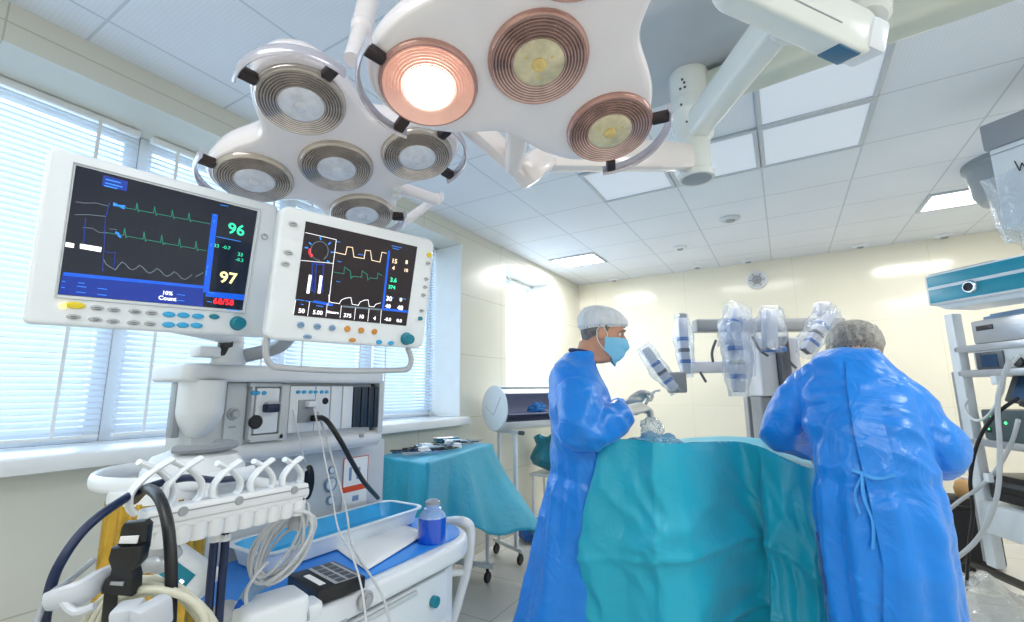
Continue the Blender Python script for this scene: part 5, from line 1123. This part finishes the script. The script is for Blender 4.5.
(xs, ys), (xe, ye) = tp(974, 353), tp(1005, 369); s = MB(FT); s.box(((xs+xe)/2, (ys+ye)/2, -.006), (xe-xs, ys-ye, .006), bev=.002); dsp = s.build('display', 'darkgrey', t)
s = MB(FT); s.box(((xs+xe)/2, (ys+ye)/2, -.002), ((xe-xs)*.6, (ys-ye)*.7, .003)); s.build('display_glass', 'navyst', dsp)
s = MB(FT); s.lathe([(.03, 0), (.03, .012), (.02, .014), (0, .014)], (*tp(1018, 362), -.008)); s.build('round_socket', 'black', t)
# tilted dark monitor
(xa, ya), (xb, yb) = tp(984, 377), tp(1024, 405); t = thing('small_monitor', 'dark tilted monitor leaning on the third tower level', 'monitor', FT @ V((xa+.2, yb-.01, -.15)), GD)
Fq = FT @ T(xa+.22, (ya+yb)/2, -.12) @ RX(-.35) @ RZ(-.12)
s = MB(Fq); s.box((0, 0, 0), (.42, .2, .03), bev=.008); s.build('monitor_case', 'darkgrey', t); s = MB(Fq); s.box((.01, .0, .016), (.34, .15, .004)); s.build('monitor_glass', 'navyst', t)
s = MB(Fq); s.box((0, -.1, -.04), (.2, .03, .12), bev=.006); s.build('monitor_foot', 'black', t)
t, xa, xb, ya, yb = device(978, 1024, 409, 440, .36, mat('unit_slate', '#4f6068', .4, var=.06), 'light_source', 'slate grey unit with green lamps on the third tower shelf', x1=.66)
M['led'] = mat('green_led', '#5cff8a', .3, emit=3, ecol='#3dff70')
for px, py in ((990, 417), (1004, 423), (988, 429)):
    x, y = tp(px, py); s = MB(FT); s.lathe([(0, .006), (.006, .005), (.007, 0)], (x, y, -.01)); s.build('green_lamp', 'led', t)
x, y = tp(987, 428); s = MB(FT); s.box((x, y-.01, -.008), (.03, .035, .006), bev=.002); s.build('socket', 'black', t)
t, xa, xb, ya, yb = device(984, 1024, 472, 505, .4, 'black', 'suction_unit', 'black unit on the bottom tower drawer', x1=.66)
s = MB(FT); s.box((xa+.22, ya-.05, -.006), (.36, .03, .006), bev=.002); s.build('front_panel', 'darkgrey', t)
s = MB(FT); s.box((xa+.2, ya-.13, -.006), (.3, .05, .006), bev=.002); s.build('front_panel', 'rubber', t)
# cables and tubes of the tower
def tcable(label, pts, r, m, group=None): return cable(label, [FT @ V((*tp(x, y), z)) for x, y, z in pts], r, m, 'tower_cable', group)
tcable('pale cable hanging in a slack loop across the second tower shelf', [(1030, 355, .05), (1018, 372, .06), (1014, 392, .06), (1000, 415, .06), (984, 420, .05), (972, 408, .04), (972, 398, .02)], .008, 'whitecable')
tcable('pale tube running from the tower down to the bowed surgeon', [(1035, 420, .08), (1022, 442, .05), (1006, 470, .05), (990, 488, .06), (972, 504, .09), (955, 524, .12)], .011, 'cable')
tcable('thick pale tube from the tower curving down to the floor', [(1030, 360, .1), (1018, 400, .1), (1020, 450, .1), (1016, 500, .1), (1000, 540, .12), (975, 566, .16), (958, 578, .2)], .013, 'cable')
tcable('black cable hanging in an arc in front of the tower shelves', [(1030, 398, .06), (1006, 418, .07), (990, 445, .07), (983, 480, .07), (984, 512, .06), (978, 545, .05), (970, 590, .02)], .01, 'blackcable')
for (px, py) in ((1014, 380), (1006, 478)):
    x, y = tp(px, py); s = MB(FT); s.box((x, y, .09), (.04, .05, .03), bev=.006); o = s.build('cable_clip', 'white'); tag(o, 'white clip on the thick pale tube beside the shelves' if py < 400 else 'white connector on the pale tube above the bottom drawer', 'clip')
# floor things by the tower
M['floorfilm'] = film_mat('clear_bag_film', '#eef2f4', .35, .08, 16, white=.35)
p = onz(1000, 615, .0)
s = MB()
def fb(u, v):
    th = 2*PI*u; r = v; x, y = .4*r*math.cos(th), .3*r*math.sin(th); h = .17*(1-r**2.2)*(1+.5*NZ.noise(V((x*7, y*7, 0))))+.03*ridged(V((x*9, y*9, 2)))*(1-r*.6)
    return p+V((x-.1, y+.05, max(.006, h)))
s.grid(fb, 60, 26, cu=True); o = s.build('clear_plastic_bag', 'floorfilm', smooth=60); tag(o, 'large crumpled clear plastic bag on the floor at the right corner', 'bag')
p = ony(958, 512, 5.3); 
t = thing('equipment_case', 'black equipment case on the floor behind the bowed surgeon', 'case', (p.x, p.y, 0))
s = MB(); s.box((p.x, p.y, .26), (.42, .3, .5), bev=.04); s.build('case_body', 'rubber', t); s = MB(); s.tube([(p.x-.12, p.y-.16, .44), (p.x-.1, p.y-.2, .46), (p.x+.1, p.y-.2, .46), (p.x+.12, p.y-.16, .44)], .015, 8, sm=3); s.build('case_handle', 'black', t)
M['tan'] = mat('tan_plastic', '#c79a63', .4, var=.08)
q = ony(968, 489, 5.25); t = thing('tan_ball_jar', 'tan rounded jar on the black case behind the tower post', 'jar', (q.x, q.y, .51))
s = MB(); s.lathe([(0, 0), (.07, 0), (.085, .03), (.09, .07), (.075, .12), (.045, .145), (0, .15)], (q.x, q.y, .51)); s.build('jar_body', 'tan', t); s = MB(); s.lathe([(.04, .14), (.04, .165), (0, .17)], (q.x, q.y, .51)); s.build('jar_lid', 'cream', t)
# plastic-wrapped unit hanging at the top right
t = thing('wrapped_unit', 'white unit wrapped in clear film hanging below the grey ceiling cover', 'device', at(1012, 180, 2.2))
FW = frame(at(990, 180, 2.25), V((.8, -.6, 0)), V((-.6, -.8, 0))); wq = lambda x, y: onpl(x, y, FW)
(xa, ya), (xb, yb) = wq(990, 150), wq(1024, 205)
s = MB(FW); s.box((.25, (wq(990, 123)[1]+ya)/2, -.14), (.5, abs(wq(990, 123)[1]-ya), .3), bev=.008); s.build('unit_cap', 'midgrey', t)
s = MB(FW); s.box((.255, (ya+wq(990, 232)[1])/2, -.14), (.48, abs(ya-wq(990, 232)[1]), .28), bev=.01); s.build('unit_body', 'white', t)
s = MB(FW); s.box((.25, ya-.03, .002), (.46, .004, .002)); s.build('unit_seam', 'midgrey', t)
u_, v_ = wq(1019, 166)
s = MB(FW); st = [(u_-.01, v_+.03), (u_, v_-.025), (u_+.012, v_+.01), (u_+.022, v_-.03), (u_+.035, v_+.02)]
for (x0, yy0), (x1, yy1) in zip(st, st[1:]): s.tube([(x0, yy0, .003), (x1, yy1, .003)], .0022, 6)
s.build('marker_scrawl', 'black', t)
s = MB(FW)
yT, yB = wq(990, 178)[1], wq(990, 246)[1]
def wf(u, v):
    th = 2*PI*u; k = 1-.12*v+.06*NZ.noise(V((math.cos(th)*2, math.sin(th)*2, v*2)))+.035*math.sin(th*13+v*1.5)
    return V((.26+(.29)*k*max(-1, min(1, 1.25*math.cos(th))), yT+(yB-yT)*v+.015*math.sin(th*5), -.14+.19*k*max(-1, min(1, 1.25*math.sin(th)))))
s.grid(wf, 60, 26, cu=True); s.build('film_wrap', 'wrapfilm', t, smooth=60)
s = MB(); p = FW @ V((.28, 0, -.14)); s.cyl((p.x, p.y, (FW @ V((0, wq(990, 123)[1], 0))).z-.01), (p.x, p.y, CZ), .06); s.build('hanger_tube', 'panelgrey', t)
# ================================================================ PEOPLE
M['skin'] = mat('skin', '#d09a7e', .5, var=.06, scale=14, sub=.12, bump=.1, bscale=120)
M['hairgrey'] = mat('grey_hair', '#6e6a68', .6, var=.35, scale=60, bump=.5, bscale=150)
M['hairbrown'] = mat('brown_grey_hair', '#5b5048', .6, var=.35, scale=60, bump=.5, bscale=150)
M['capfilm'] = film_mat('cap_fabric', '#fafcff', 1.45, .4, 45, white=.95)
M['capfilm'] = mat('cap_fabric_white', '#eef2f7', .5, var=.05, scale=30, alpha=.8, bump=.5, bscale=60)
M['capthin'] = film_mat('thin_cap_film', '#dfdcd6', .75, .3, 45, white=.7)
M['mask'] = cloth_mat('pale_blue_mask', '#86cff2', .6, bs=16, bump=.15)
M['strap'] = mat('mask_strap', '#eef2f4', .5)
M['glove'] = mat('latex_glove', '#dad5cb', .4, var=.05, scale=20, bump=.35, bscale=70)
M['eyewhite'] = mat('eye_white', '#ece8e2', .15, var=.02); M['iris'] = mat('iris', '#3d3a36', .1, var=.1)
M['collar'] = mat('navy_scrub_cloth', '#1c2f5c', .7, var=.08); M['shoe'] = mat('clinic_shoe', '#dfe2e4', .4, var=.04); M['trouser'] = cloth_mat('blue_trousers', '#2d5fae', .6)
ROWS = [(-.02, -.045, .03, .045), (0, -.05, .075, .042), (.012, -.055, .092, .047), (.03, -.06, .096, .055), (.05, -.065, .094, .061), (.07, -.075, .097, .066), (.09, -.085, .097, .069), (.11, -.092, .093, .071), (.125, -.096, .0905, .0725), (.145, -.099, .0985, .0745), (.165, -.1, .097, .0755), (.185, -.097, .089, .073), (.205, -.085, .073, .063), (.22, -.063, .05, .046), (.23, -.035, .022, .024), (.2345, -.012, -.004, .004)]
def hrow(z):
    if z <= ROWS[0][0]: return ROWS[0][1:]
    for a, b in zip(ROWS, ROWS[1:]):
        if z <= b[0]:
            f = (z-a[0])/(b[0]-a[0]); return tuple(a[i]*(1-f)+b[i]*f for i in (1, 2, 3))
    return ROWS[-1][1:]
def hpt(z, ph, off=0):
    xb, xf, y = hrow(z); xc, a = (xb+xf)/2, (xf-xb)/2; c, s_ = math.cos(ph), math.sin(ph)
    e = .88; p = V((xc+a*math.copysign(abs(c)**e, c), y*math.copysign(abs(s_)**e, s_), z))
    if off:
        n = V((c/max(.02, a), s_/max(.02, y), (z-.11)/.012/10)); p += n.normalized()*off
    # eye hollows
    d = (abs(p.y)-.032)**2/.0003+(z-.124)**2/.00016
    if p.x > .04 and d < 6 and not off: p.x -= .009*math.exp(-d)
    return p
def close(t):
    bmesh.ops.holes_fill(t.bm, edges=[e for e in t.bm.edges if e.is_boundary], sides=0); bmesh.ops.recalc_face_normals(t.bm, faces=t.bm.faces[:])
def add_head(mb, Mh):
    def fn(u, v): return hpt(-.02+.2545*v, 2*PI*u)
    t = MB(Mh); t.grid(fn, 64, 60, cu=True); close(t); mb.bm.from_mesh(tm_ := t.mesh('h')); bpy.data.meshes.remove(tm_)
    s = MB(Mh); s.tube([(.086, 0, .14), (.104, 0, .115), (.118, 0, .094), (.112, 0, .084), (.094, 0, .08)], lambda k: .008+.007*math.sin(PI*min(1, k*1.1)), 12, sm=4)
    for sg in (-1, 1):
        s.sph((.1, sg*.013, .086), .009); s.sph((0, 0, 0), 1, (.02, .008, .033), 16, Mm=T(-.006, sg*.075, .108) @ RZ(sg*-.35) @ RY(.15)); s.sph((.088, sg*.03, .145), .012, (.8, 1.7, .6)); s.sph((.07, sg*.043, .09), .012)
    s.tube([(.088, -.024, .055), (.098, -.012, .057), (.1, 0, .056), (.098, .012, .057), (.088, .024, .055)], .0065, 8, sm=3); s.tube([(.087, -.02, .044), (.096, 0, .043), (.087, .02, .044)], .008, 8, sm=3)
    mb.bm.from_mesh(tm_ := s.mesh('h')); bpy.data.meshes.remove(tm_)
def addm(mb, s): me = s.mesh('x'); mb.bm.from_mesh(me); bpy.data.meshes.remove(me)
def hand(mb, Mh, side, curl=.5, r=1.0, spread=1.0):
    """palm, four unequal bent fingers and a thumb from the side of the palm; +X to the fingertips, thumb toward +Y*side, back of hand +Z"""
    s = MB(Mh)
    s.grid(lambda u, v: V((-.015+.105*v, (.026+.016*min(1, v*1.6))*r*math.cos(2*PI*u), (.019-.004*v)*r*math.sin(2*PI*u))), 18, 8, cu=True); close(s)
    s.sph((.085, 0, 0), .036*r, (.35, 1.05, .4)); s.sph((-.012, 0, 0), .026*r, (.8, 1, .75))
    for y, L, cu in ((.031, .07, .9), (.0105, .08, 1.0), (-.0105, .074, 1.08), (-.03, .058, 1.2)):
        p = V((.08, side*y, .002)); a = 0; pts = [p-V((.02, 0, 0)), p.copy()]
        for k, f in enumerate((.45, .31, .24)):
            a += curl*cu*(.55, .75, .6)[k]; p = p+V((math.cos(a), side*y*2.2*spread*math.cos(a), -math.sin(a)))*L*f; pts.append(p.copy())
        s.tube(pts, lambda k: (.0098-.0025*k)*r, 10, sm=3); s.sph(pts[-1], .0076*r, seg=10)
    pts = [V((.012, side*.022, -.004)), V((.04, side*.047, -.012)), V((.068, side*.055, -.024)), V((.09, side*.048, -.034-.01*curl))]
    s.tube(pts, lambda k: (.0135-.0045*k)*r, 10, sm=3); s.sph(pts[-1], .0092*r, seg=10); s.sph((.03, side*.03, -.006), .018*r)
    addm(mb, s)
def remesh(mb, vox, sm=4):
    return evaluated(mb.mesh('r'), [('REMESH', dict(mode='VOXEL', voxel_size=vox)), ('SMOOTH', dict(iterations=sm, factor=.5))])
def stack_fn(st, wob=None):
    zs = [q[0] for q in st]
    def at_z(z):
        for a, b in zip(st, st[1:]):
            if z >= b[0]:
                f = (a[0]-z)/(a[0]-b[0]); f2 = f
                return [a[i]*(1-f2)+b[i]*f2 for i in range(1, 5)]
        return list(st[-1][1:])
    def fn(u, v):
        z = zs[0]+(zs[-1]-zs[0])*v; cx, rx, ry, cy = at_z(z); th = 2*PI*u; c, s_ = math.cos(th), math.sin(th); e = .85
        return V((cx+rx*math.copysign(abs(c)**e, c), cy+ry*math.copysign(abs(s_)**e, s_), z))
    return fn
def loft(mb, Mm, st, nu=48, nv=60):
    t = MB(Mm); f = stack_fn(st); t.grid(f, nu, nv, cu=True)
    t.bm.verts.ensure_lookup_table()
    bmesh.ops.holes_fill(t.bm, edges=[e for e in t.bm.edges if e.is_boundary], sides=0); bmesh.ops.recalc_face_normals(t.bm, faces=t.bm.faces[:]); addm(mb, t)
def folds(me, Mi, waist, amp=1.0, sleeve=None, seed=0):
    """press creases into a cloth mesh: long folds below the waist, diagonal ones above, rings on the sleeves"""
    me.update(); co = [v.co.copy() for v in me.vertices]; nr = [v.normal.copy() for v in me.vertices]
    for v, c, n in zip(me.vertices, co, nr):
        l = Mi @ c; th = math.atan2(l.y, l.x)
        lo = max(0, min(1, (waist+.12-l.z)/.25))
        a = .017*(ridged(V((math.cos(th)*2.4, math.sin(th)*2.4, l.z*.9+seed)))-.2)*lo+.008*math.sin(th*11+l.z*3+2*NZ.noise(V((l.x*3, l.y*3, l.z*2+seed))))*lo
        q = V((l.x*5+l.z*3, l.y*5-l.z*2, l.z*5+seed)); b = (.013*(ridged(q)-.3)+.007*(ridged(q*2.1)-.3))*(1-.55*lo)
        w = math.exp(-((l.z-waist)/.03)**2)*-.008
        v.co = c+n*((a+b+w)*amp)
    me.update()
def person(name_label, Mm, head_M, neck, st_body, arms, legs, hands):
    pr_ = thing('person', name_label, 'person', Mm=Mm)
    mb = MB(); add_head(mb, Mm @ head_M)
    s = MB(Mm); s.tube(neck, .056, 16, sm=4); addm(mb, s)
    loft(mb, Mm, st_body, 32, 40)
    for pts in arms: s = MB(Mm); s.tube(pts, lambda k: .05-.02*k, 14, sm=6); addm(mb, s)
    for pts in legs: s = MB(Mm); s.tube(pts, lambda k: .085-.043*k, 14, sm=6); addm(mb, s)
    for (HM, sd, cu) in hands: hand(mb, Mm @ HM, sd, cu, .93)
    for pts in legs: s = MB(Mm); q = [V(x) for x in pts]; q[-1] = q[-1]+V((0, 0, .02)); s.tube(q, lambda k: .1-.03*k, 16, sm=6); s.build('trouser_leg', 'trouser', pr_, smooth=180)
    me = remesh(mb, .0062, 3); body = link('body', me, 'skin', pr_, smooth=180)
    return pr_, body
def hair_cap(pr_, MH, hm, capm, hb, brim, puff, seed):
    s = MB(MH)
    def fh(u, v):
        ph = 2*PI*u; z0 = hb(ph); z = z0+(.2345-z0)*v; return hpt(z, ph, .004+.002*NZ.noise(V((ph*6, z*60, seed))))
    s.grid(fh, 72, 28, cu=True); s.build('hair', hm, pr_, smooth=180)
    s = MB(MH)
    def fc(u, v):
        ph = 2*PI*u; z0 = brim(ph); z = z0+(.2345-z0)*(v if v < .98 else .98)
        k = math.sin(PI*min(1, .08+v*.9)); o = .007+puff*k**.7+(.004*math.sin(ph*22+v*2)*(1-v)+.007*NZ.noise(V((math.cos(ph)*3, math.sin(ph)*3, v*4+seed)))*k)
        if v < .08: o = .006+.003*math.sin(ph*30)
        p = hpt(z, ph, o); p.z += puff*.9*v; return p
    s.grid(fc, 110, 40, cu=True)
    return s.build('surgical_cap', capm, pr_, smooth=180, solid=0)
# ---------------------------------------------------------------- standing surgeon
mp = at(584, 450, 2.12)
MM = T(mp.x, mp.y, 0) @ RZ(math.radians(27))
HM = T(.072, 0, 1.55) @ RY(math.radians(14)) @ Mx.Scale(1.04, 4)
ST1 = [(1.578, .0, .066, .07, 0), (1.555, -.01, .077, .085, 0), (1.53, -.022, .092, .115, 0), (1.49, -.03, .108, .165, 0), (1.425, -.025, .125, .195, 0), (1.3, -.005, .142, .205, 0), (1.2, .0, .146, .2, 0), (1.05, -.005, .146, .2, 0), (.95, -.015, .155, .205, 0), (.8, -.045, .165, .205, 0), (.6, -.085, .18, .225, 0), (.42, -.12, .2, .24, 0), (.36, -.125, .2, .245, 0)]
SB1 = [(1.5, -.03, .05, .06, 0), (1.44, -.03, .085, .15, 0), (1.3, -.005, .115, .175, 0), (1.05, 0, .115, .16, 0), (.92, 0, .12, .165, 0), (.82, 0, .1, .15, 0)]
armR = [(-.03, -.175, 1.41), (-.03, -.24, 1.3), (-.03, -.26, 1.235), (.06, -.222, 1.25), (.165, -.145, 1.3)]
armL = [(-.03, .175, 1.41), (-.0, .245, 1.3), (.03, .255, 1.225), (.1, .21, 1.25), (.205, .09, 1.3)]
hR = frame((.178, -.137, 1.305), (.8, .4, .2), (-.2, -.3, 1)); hL = frame((.222, .08, 1.308), (.62, -.36, .7), (-.3, .5, .8))
# the left hand rises, fingers up and forward, the right hand closes on it from the near side
p1, b1 = person('surgeon in blue gown, white cap and mask standing in profile at the table', MM, HM, [(-.03, 0, 1.42), (.0, 0, 1.5), (.035, 0, 1.57), (.05, 0, 1.62)], SB1, [armR, armL], [[(0, -.09, .88), (.01, -.1, .5), (-.01, -.1, .1)], [(0, .09, .88), (.01, .1, .5), (-.01, .1, .1)]], [(hR, 1, .75), (hL, -1, .6)])
for sy in (-1, 1):
    s = MB(MM); s.grid(lambda u, v: V((.05+.135*math.cos(2*PI*u)*(1-.5*v*v), sy*.1+.048*math.sin(2*PI*u)*(1-.4*v*v), .0+.09*v+.03*v*max(0, -math.cos(2*PI*u)))), 24, 8, cu=True); s.box((.04, sy*.1, .012), (.24, .08, .022), bev=.01); s.build('shoe', 'shoe', p1)
mb = MB(); loft(mb, MM, ST1)
for pts, k in ((armR, 0), (armL, 1)):
    s = MB(MM); s.tube(pts, lambda q: .088-.026*q+.008*math.sin(PI*q*1.1), 20, sm=8); addm(mb, s)
me = remesh(mb, .0085, 6); folds(me, MM.inverted(), 1.03, 1.0, seed=3); g1 = link('surgical_gown', me, 'gown', p1, smooth=180)
s = MB(MM); s.tube([V((.008+.058*math.cos(a), .06*math.sin(a), 1.577-.012*math.cos(a))) for a in [k*PI/12 for k in range(24)]], .009, 8, closed=True); s.build('scrub_collar', 'collar', p1)
for pts, nm in ((armR, 'glove'), (armL, 'glove')):
    pass
for HMx, sd, cu, w0 in ((hR, 1, .75, armR), (hL, -1, .6, armL)):
    mb = MB(); hand(mb, MM @ HMx, sd, cu, 1.22); a, b_ = V(w0[-2]), V(w0[-1]); s = MB(MM); d = (b_-a).normalized(); s.tube([b_-d*.05, b_, HMx @ V((.01, 0, 0))], lambda k: .046-.014*k, 16, sm=4); addm(mb, s)
    me = remesh(mb, .0036, 2); link('glove', me, 'glove', p1, smooth=180)
M['blueband'] = cloth_mat('white_knit_cuff', '#e6e9ec', .7, bs=30, bump=.3)
for w0 in (armR, armL):
    a, b_ = V(w0[-2]), V(w0[-1]); d = (b_-a).normalized(); s = MB(MM); s.tube([b_-d*.045, b_-d*.02, b_+d*.01], lambda k: .051-.008*k, 18, sm=3); s.build('cuff', 'blueband', p1, smooth=60)
MH = MM @ HM
hair_cap(p1, MH, 'hairgrey', 'capfilm', lambda p: .112+.06*math.cos(p)-.0*abs(math.sin(p)) if math.cos(p) < .2 else .165, lambda p: .137+.03*math.cos(p), .012, 1)
s = MB(MH)
def mk(u, v):
    ph = (u-.5)*2*math.radians(88); e = abs(ph)/math.radians(88); zt_ = .115-.022*e**1.5; zb_ = -.02+.055*e**1.3; z = zb_+(zt_-zb_)*v
    p = hpt(max(.002, z), ph, .007)+V((.026*math.exp(-(ph/.42)**2)*math.exp(-((z-.08)/.05)**2)+.006*math.exp(-(ph/.6)**2), 0, min(0, z-.002)))
    return p+V((.0022*math.sin(v*PI*6)*(1-e), 0, 0))
s.grid(mk, 44, 30); mkk = s.build('face_mask', 'mask', p1, smooth=60, solid=.0015)
for sy in (-1, 1):
    s = MB(MH); s.tube([hpt(.09, sy*math.radians(86), .008), V((.02, sy*.08, .108)), V((-.012, sy*.083, .14)), V((-.03, sy*.08, .115))], .0016, 6, sm=4); s.tube([hpt(.037, sy*math.radians(86), .008), V((.0, sy*.07, .055)), V((-.02, sy*.08, .078)), V((-.03, sy*.08, .115))], .0016, 6, sm=4); s.build('mask_strap', 'strap', mkk)
    s = MB(MH); s.sph((.0765, sy*.031, .1245), .0122); ey = s.build('eye', 'eyewhite', p1); s = MB(MH); s.sph((.0848, sy*.0315, .1235), .0055, (.7, 1, 1)); s.build('iris', 'iris', ey)
    s = MB(MH); s.tube([(.1, sy*.016, .143), (.1, sy*.034, .149), (.084, sy*.052, .143)], .004, 8, sm=4, flat=.6); s.build('eyebrow', 'hairgrey', p1)
    s = MB(MH); s.tube([(.094, sy*.018, .1275), (.0955, sy*.031, .132), (.085, sy*.046, .127)], .0042, 8, sm=4); s.build('eyelid', 'skin', p1)
# instrument in the gloved hands
s = MB(); q = MM @ V((.3, -.055, 1.36)); s.tube([q+V((-.03, .0, -.06)), q+V((-.01, 0, -.01)), q+V((.02, .01, .03))], .006, 10, sm=4); s.tube([q+V((.02, .01, .03)), q+V((.045, .02, .035))], .0045, 8); s.box(q, (.02, .02, .03), bev=.005); o = s.build('surgical_instrument', 'steel'); tag(o, 'steel surgical instrument held in the standing surgeon gloved hands', 'instrument')
heap('crumpled_film', MM @ V((.29, -.1, 1.225)), .045, 'film', 'small crumpled clear film hanging under the gloved hands', 'plastic film', sc=(1, .9, 1.1), amp=.4, seed=4)
# ---------------------------------------------------------------- bowed surgeon
wp = at(884, 560, 1.56)
MW = T(wp.x, wp.y, 0) @ RZ(math.radians(87))
HW = T(.315, -.025, 1.455) @ RY(math.radians(40))
ST2 = [(1.56, .19, .055, .066, .01), (1.54, .185, .08, .095, .01), (1.5, .17, .11, .125, .015), (1.44, .15, .128, .15, .015), (1.38, .125, .14, .168, .015), (1.27, .07, .15, .178, .01), (1.12, .01, .145, .17, .0), (1.0, -.015, .148, .168, 0), (.85, -.02, .155, .166, 0), (.6, -.01, .16, .166, 0), (.36, .0, .165, .168, 0), (.3, .0, .165, .168, 0)]
SB2 = [(1.53, .19, .045, .05, .015), (1.46, .165, .08, .1, .015), (1.27, .07, .115, .14, .01), (1.05, 0, .11, .13, 0), (.92, 0, .115, .135, 0), (.82, 0, .1, .13, 0)]
aL = [(.15, .1, 1.44), (.18, .2, 1.34), (.22, .275, 1.235), (.33, .235, 1.17), (.43, .14, 1.13)]
aR = [(.15, -.06, 1.42), (.13, -.135, 1.32), (.1, -.2, 1.19), (.2, -.185, 1.14), (.36, -.13, 1.11)]
gL = frame((.41, .13, 1.133), (.8, -.5, -.15), (.1, .1, 1)); gR = frame((.375, -.14, 1.118), (.8, .45, -.1), (.1, -.1, 1))
p2, b2 = person('surgeon in blue gown and thin cap bowed over the table, seen from behind', MW, HW, [(.17, .01, 1.44), (.24, -.01, 1.49), (.3, -.025, 1.52)], SB2, [aL, aR], [[(0, -.09, .88), (.01, -.1, .5), (-.01, -.1, .1)], [(0, .09, .88), (.01, .1, .5), (-.01, .1, .1)]], [(gL, -1, .6), (gR, 1, .6)])
for sy in (-1, 1):
    s = MB(MW); s.grid(lambda u, v: V((.05+.135*math.cos(2*PI*u)*(1-.5*v*v), sy*.1+.048*math.sin(2*PI*u)*(1-.4*v*v), .0+.09*v+.03*v*max(0, -math.cos(2*PI*u)))), 24, 8, cu=True); s.box((.04, sy*.1, .012), (.24, .08, .022), bev=.01); s.build('shoe', 'shoe', p2)
mb = MB(); loft(mb, MW, ST2)
for pts in (aL, aR):
    s = MB(MW); s.tube(pts, lambda q: .08-.018*q+.012*math.sin(PI*q), 20, sm=8); addm(mb, s)
me = remesh(mb, .0085, 6); folds(me, MW.inverted(), 1.08, 1.15, seed=9); g2 = link('surgical_gown', me, 'gown', p2, smooth=180)
# overlapping back edge and ties of the gown
dg = bpy.context.evaluated_depsgraph_get()
from mathutils.bvhtree import BVHTree
bv = BVHTree.FromPolygons([v.co for v in me.vertices], [p.vertices for p in me.polygons])
def onback(y, z, out=.004):
    o = MW @ V((-1, y, z)); d = MW.to_3x3() @ V((1, 0, 0)); h = bv.ray_cast(o, d); return (h[0]-d*out) if h[0] else MW @ V((-.2, y, z))
def flap(y0, y1, z0, z1, n=40, out=.007):
    s = MB()
    def fn(u, v):
        z = z0+(z1-z0)*v; y = y0+(y1-y0)*u+.012*math.sin(v*9)+.006*NZ.noise(V((v*8, u, 3))); return onback(y, z, out*(1-u)+.001)
    s.grid(fn, 6, n); return s
s = flap(.03, -.06, 1.5, .35, 60, .011); s.build('back_flap', 'gown', g2, smooth=180)
for pts in ([(.06, 1.13), (.03, 1.12), (.0, 1.11), (-.05, 1.125)], [(.035, 1.12), (.04, 1.05), (.025, .98), (.035, .9)], [(.03, 1.12), (.06, 1.06), (.055, 1.0)]):
    s = MB(); s.tube([onback(y, z, .01) for y, z in pts], .008, 8, sm=5, flat=.35); s.build('waist_tie', 'gownlight', g2, smooth=60)
for HMx, sd, w0 in ((gL, -1, aL), (gR, 1, aR)):
    mb = MB(); hand(mb, MW @ HMx, sd, .6, 1.13); a, b_ = V(w0[-2]), V(w0[-1]); s = MB(MW); d = (b_-a).normalized(); s.tube([b_-d*.05, b_, HMx @ V((.01, 0, 0))], lambda k: .048-.014*k, 16, sm=4); addm(mb, s)
    link('glove', remesh(mb, .0038, 2), 'glove', p2, smooth=180)
MHW = MW @ HW
hair_cap(p2, MHW, 'hairbrown', 'capthin', lambda p: .108+.055*math.cos(p), lambda p: .118+.045*math.cos(p), .022, 5)
s = MB(MHW); s.grid(mk, 44, 30); mkk = s.build('face_mask', 'mask', p2, smooth=60, solid=.0015)
for sy in (-1, 1): s = MB(MHW); s.sph((.0785, sy*.031, .1245), .0125); s.build('eye', 'eyewhite', p2)
